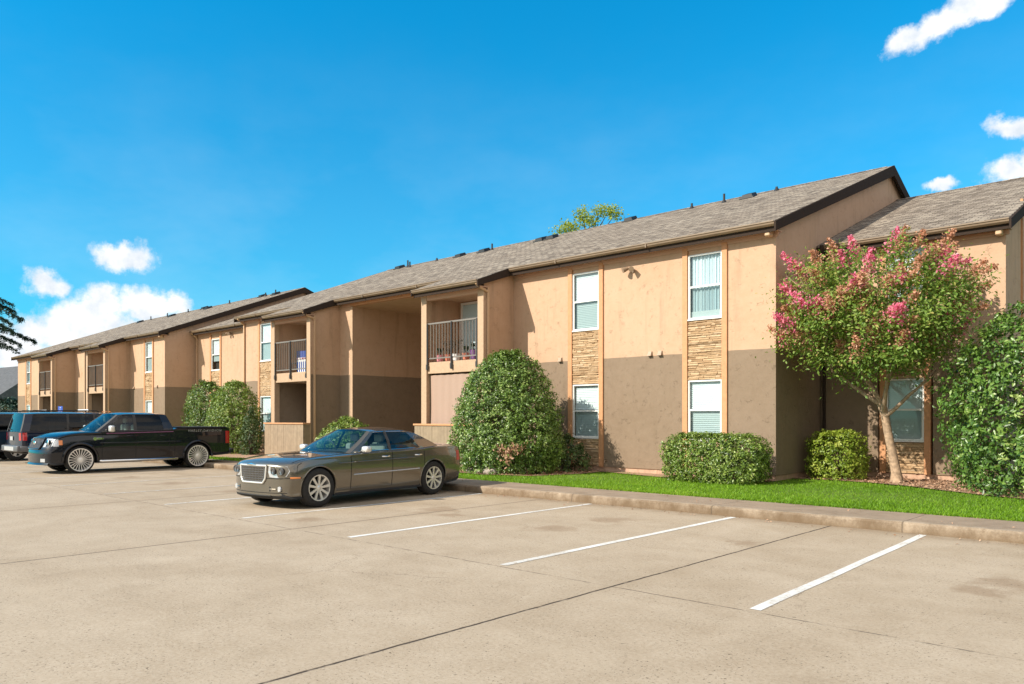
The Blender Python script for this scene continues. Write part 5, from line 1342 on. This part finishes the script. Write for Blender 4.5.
# grass blades over the near lawn
xs_, ys_ = [], []
def in_bed(x, y):
    b1 = (x > -7.9) & (y > np.interp(x, [-7.9,-6.9,-5.9,-5,-4.2,-3.3,-2.2,-.9,.8], [18.45,18.7,18.5,18.15,17.55,16.95,16.55,16.35,16.25])+np.random.default_rng(1).normal(0,.06,len(x)))
    b2 = (x > -11.3) & (x < -7.7) & (y > 17.0); b3 = (x < -12.5) & (x > -16.1) & (y > np.interp(x, [-16.1,-15.6,-14.3,-13,-12.5], [15.3,14.55,14.4,14.85,16.2]))
    wall = (y > 17.5) & (x < -7.72); bal = (x > -18.95) & (x < -16.05) & (y > 15.9)
    return b1 | b2 | b3 | wall | bal
n = 135000; X_ = rg.uniform(-19,1.2,n); Y_ = 13.28+rg.random(n)**1.15*(18.7-13.28)
ed = rg.random(n) < .04; Y_ = np.where(ed, 13.27+rg.random(n)*.1, Y_)
ok = ~in_bed(X_, Y_)
X_, Y_ = X_[ok], Y_[ok]
far = rg.random(len(X_)) < np.clip(1.1-(np.abs(X_+4)/22), .25, 1); X_, Y_ = X_[far], Y_[far]
n2 = 26000; X2 = rg.uniform(-62,-19,n2); Y2 = rg.uniform(13.28,17.4,n2); ok2 = ~(((X2 > -28.2) & (X2 < -25.2) & (Y2 > 15.9)) | ((X2 > -57.6) & (X2 < -54.6) & (Y2 > 15.9)) | ((X2 > -48.8) & (X2 < -45.7) & (Y2 > 15.9)) | ((X2 > -36) & (X2 < -24.9) & (Y2 > 14.2)))
X_ = np.concatenate([X_, X2[ok2]]); Y_ = np.concatenate([Y_, Y2[ok2]])
n = len(X_); hgt = rg.uniform(.03,.065,n)*np.where(np.arange(n) > n-ok2.sum(), 1.5, 1); a = rg.uniform(0,6.28,n); wd_ = rg.uniform(.006,.011,n)*np.where(X_ < -19, 2.2, 1)
bx_, by_ = np.cos(a)*wd_, np.sin(a)*wd_; tx_, ty_ = rg.normal(0,.028,n), rg.normal(0,.028,n); Z0 = np.full(n,.145)
V = np.stack([np.stack([X_-bx_,Y_-by_,Z0],1), np.stack([X_+bx_,Y_+by_,Z0],1), np.stack([X_+tx_,Y_+ty_,Z0+hgt],1)],1).reshape(-1,3)
me = bpy.data.meshes.new('grass'); me.vertices.add(3*n); me.vertices.foreach_set('co', V.ravel()); me.loops.add(3*n); me.loops.foreach_set('vertex_index', np.arange(3*n)); me.polygons.add(n); me.polygons.foreach_set('loop_start', np.arange(n)*3); me.update(calc_edges=True)
pt = lump(np.stack([X_*.55,Y_*.75,X_*0],1),5,2.2)+.5*lump(np.stack([X_*2.1,Y_*2.1,X_*0],1),6,2.5); tn = np.clip(rg.normal(.42,.2,n)+.22*pt,0,1); at = me.attributes.new('tone','FLOAT','FACE'); at.data.foreach_set('value', tn.astype(np.float32)); me.materials.append(M['grass'])
go_ = bpy.data.objects.new('grass', me); COL.objects.link(go_); go_['kind'] = 'stuff'
# bark chips and fallen leaves in the beds
n = 5200; X_ = rg.uniform(-7.9,.5,n); Y_ = rg.uniform(16.3,20.3,n); ok = in_bed(X_, Y_) & ~((X_ < -7.6) & (Y_ > 17.5)); X_, Y_ = X_[ok], Y_[ok]
X2 = rg.uniform(-15.9,-12.6,1500); Y2 = rg.uniform(14.4,17.4,1500); o2 = in_bed(X2,Y2) & (Y2 < 17.5); X_ = np.concatenate([X_,X2[o2]]); Y_ = np.concatenate([Y_,Y2[o2]])
gl = leaf_mesh('mulch', np.stack([X_,Y_,np.full(len(X_),.195)],1), np.tile([0,0,1.],(len(X_),1)), .07, M['chip'], None, aspect=1.8, jitter=.4, rng=rg); gl['kind'] = 'stuff'
# dry leaves in the gutter and on the walk
n = 170; X_ = rg.uniform(-17,.5,n); Y_ = np.where(rg.random(n) < .6, 11.98-np.abs(rg.normal(0,.22,n)), rg.uniform(12.3,13.3,n)); lv = leaf_mesh('fallen_leaves', np.stack([X_,Y_,np.where(Y_ > 12.1,.162,.012)],1), np.tile([0,0,1.],(n,1)), .045, M['chip'], None, jitter=.35, rng=rg); lv['kind'] = 'stuff'
# field stones under the tall shrub
for i, (x, y, r, lab) in enumerate(((-15.0,14.75,(.24,.16,.11),'flat grey stone at the left of the group under the tall egg shaped shrub'),(-14.6,14.6,(.17,.13,.09),'small middle stone of the group under the tall egg shaped shrub'),(-14.2,14.62,(.27,.17,.12),'largest right hand stone of the group under the tall egg shaped shrub'))):
    mb = MB(); mb.ico((0,0,r[2]*.6), r, 3, jit=.06, rng=random.Random(i)); o = mb.build('stone', M['rock'], smooth=50); o.location = (x,y,.17); tag(o, lab, 'stone', 'stones under the tall shrub')
# woods beyond the right end of the lot, unseen: added to darken reflections
A, Nn_, T_ = [], [], []
rg = np.random.default_rng(77)
for i in range(95):
    f_ = i/95; ax = 26+24*math.sin(f_*2.6) if f_ < .6 else 30+14*rg.random(); ay = 62-110*f_; ax += rg.normal(0,2.5); hh = rg.uniform(6.5,11)
    if ax < 14: ax = 14+rg.random()*5
    n = 170; u = rg.normal(0,1,(n,3)); u /= np.linalg.norm(u,axis=1)[:,None]; P_ = u*np.array([3.2,3.2,hh*.5])*rg.uniform(.75,1.05,(n,1))+np.array([ax,ay,hh*.5]); k_ = P_[:,2] > 0
    A.append(P_[k_]); Nn_.append(u[k_])
wd = leaf_mesh('reflected_woods', np.concatenate(A), np.concatenate(Nn_), 1.3, M['leaf_dull'], None, rng=rg, jitter=.4); wd['kind'] = 'stuff'
# accessible parking sign beyond the vehicles
sg = thing('parking_sign', 'small blue accessible parking sign on a post behind the midnight blue SUV', 'sign', (-41.6,12.75,.15), R(20))
mb = MB(); mb.tube([(0,0,0),(0,0,1.98)], .025, 8); mb.build('post', M['hood'], sg)
mb = MB(); mb.rbox(-.16,.16,-.035,-.027,1.72,2.08,.003); pl = mb.build('plate', M['blue_sign'], sg)
mb = MB(); mb.lathe([(0,0),(.025,0)], 'y', (0,-.038,2.02), 12); mb.tube([(0,-.037,1.98),(0,-.037,1.88),(.06,-.037,1.88),(.09,-.037,1.80)], .009, 6); mb.tube([(-.01+.07*math.cos(a),-.037,1.84+.07*math.sin(a)) for a in np.linspace(1.9,5.9,14)], .008, 6); mb.build('symbol', M['whitepl'], pl)
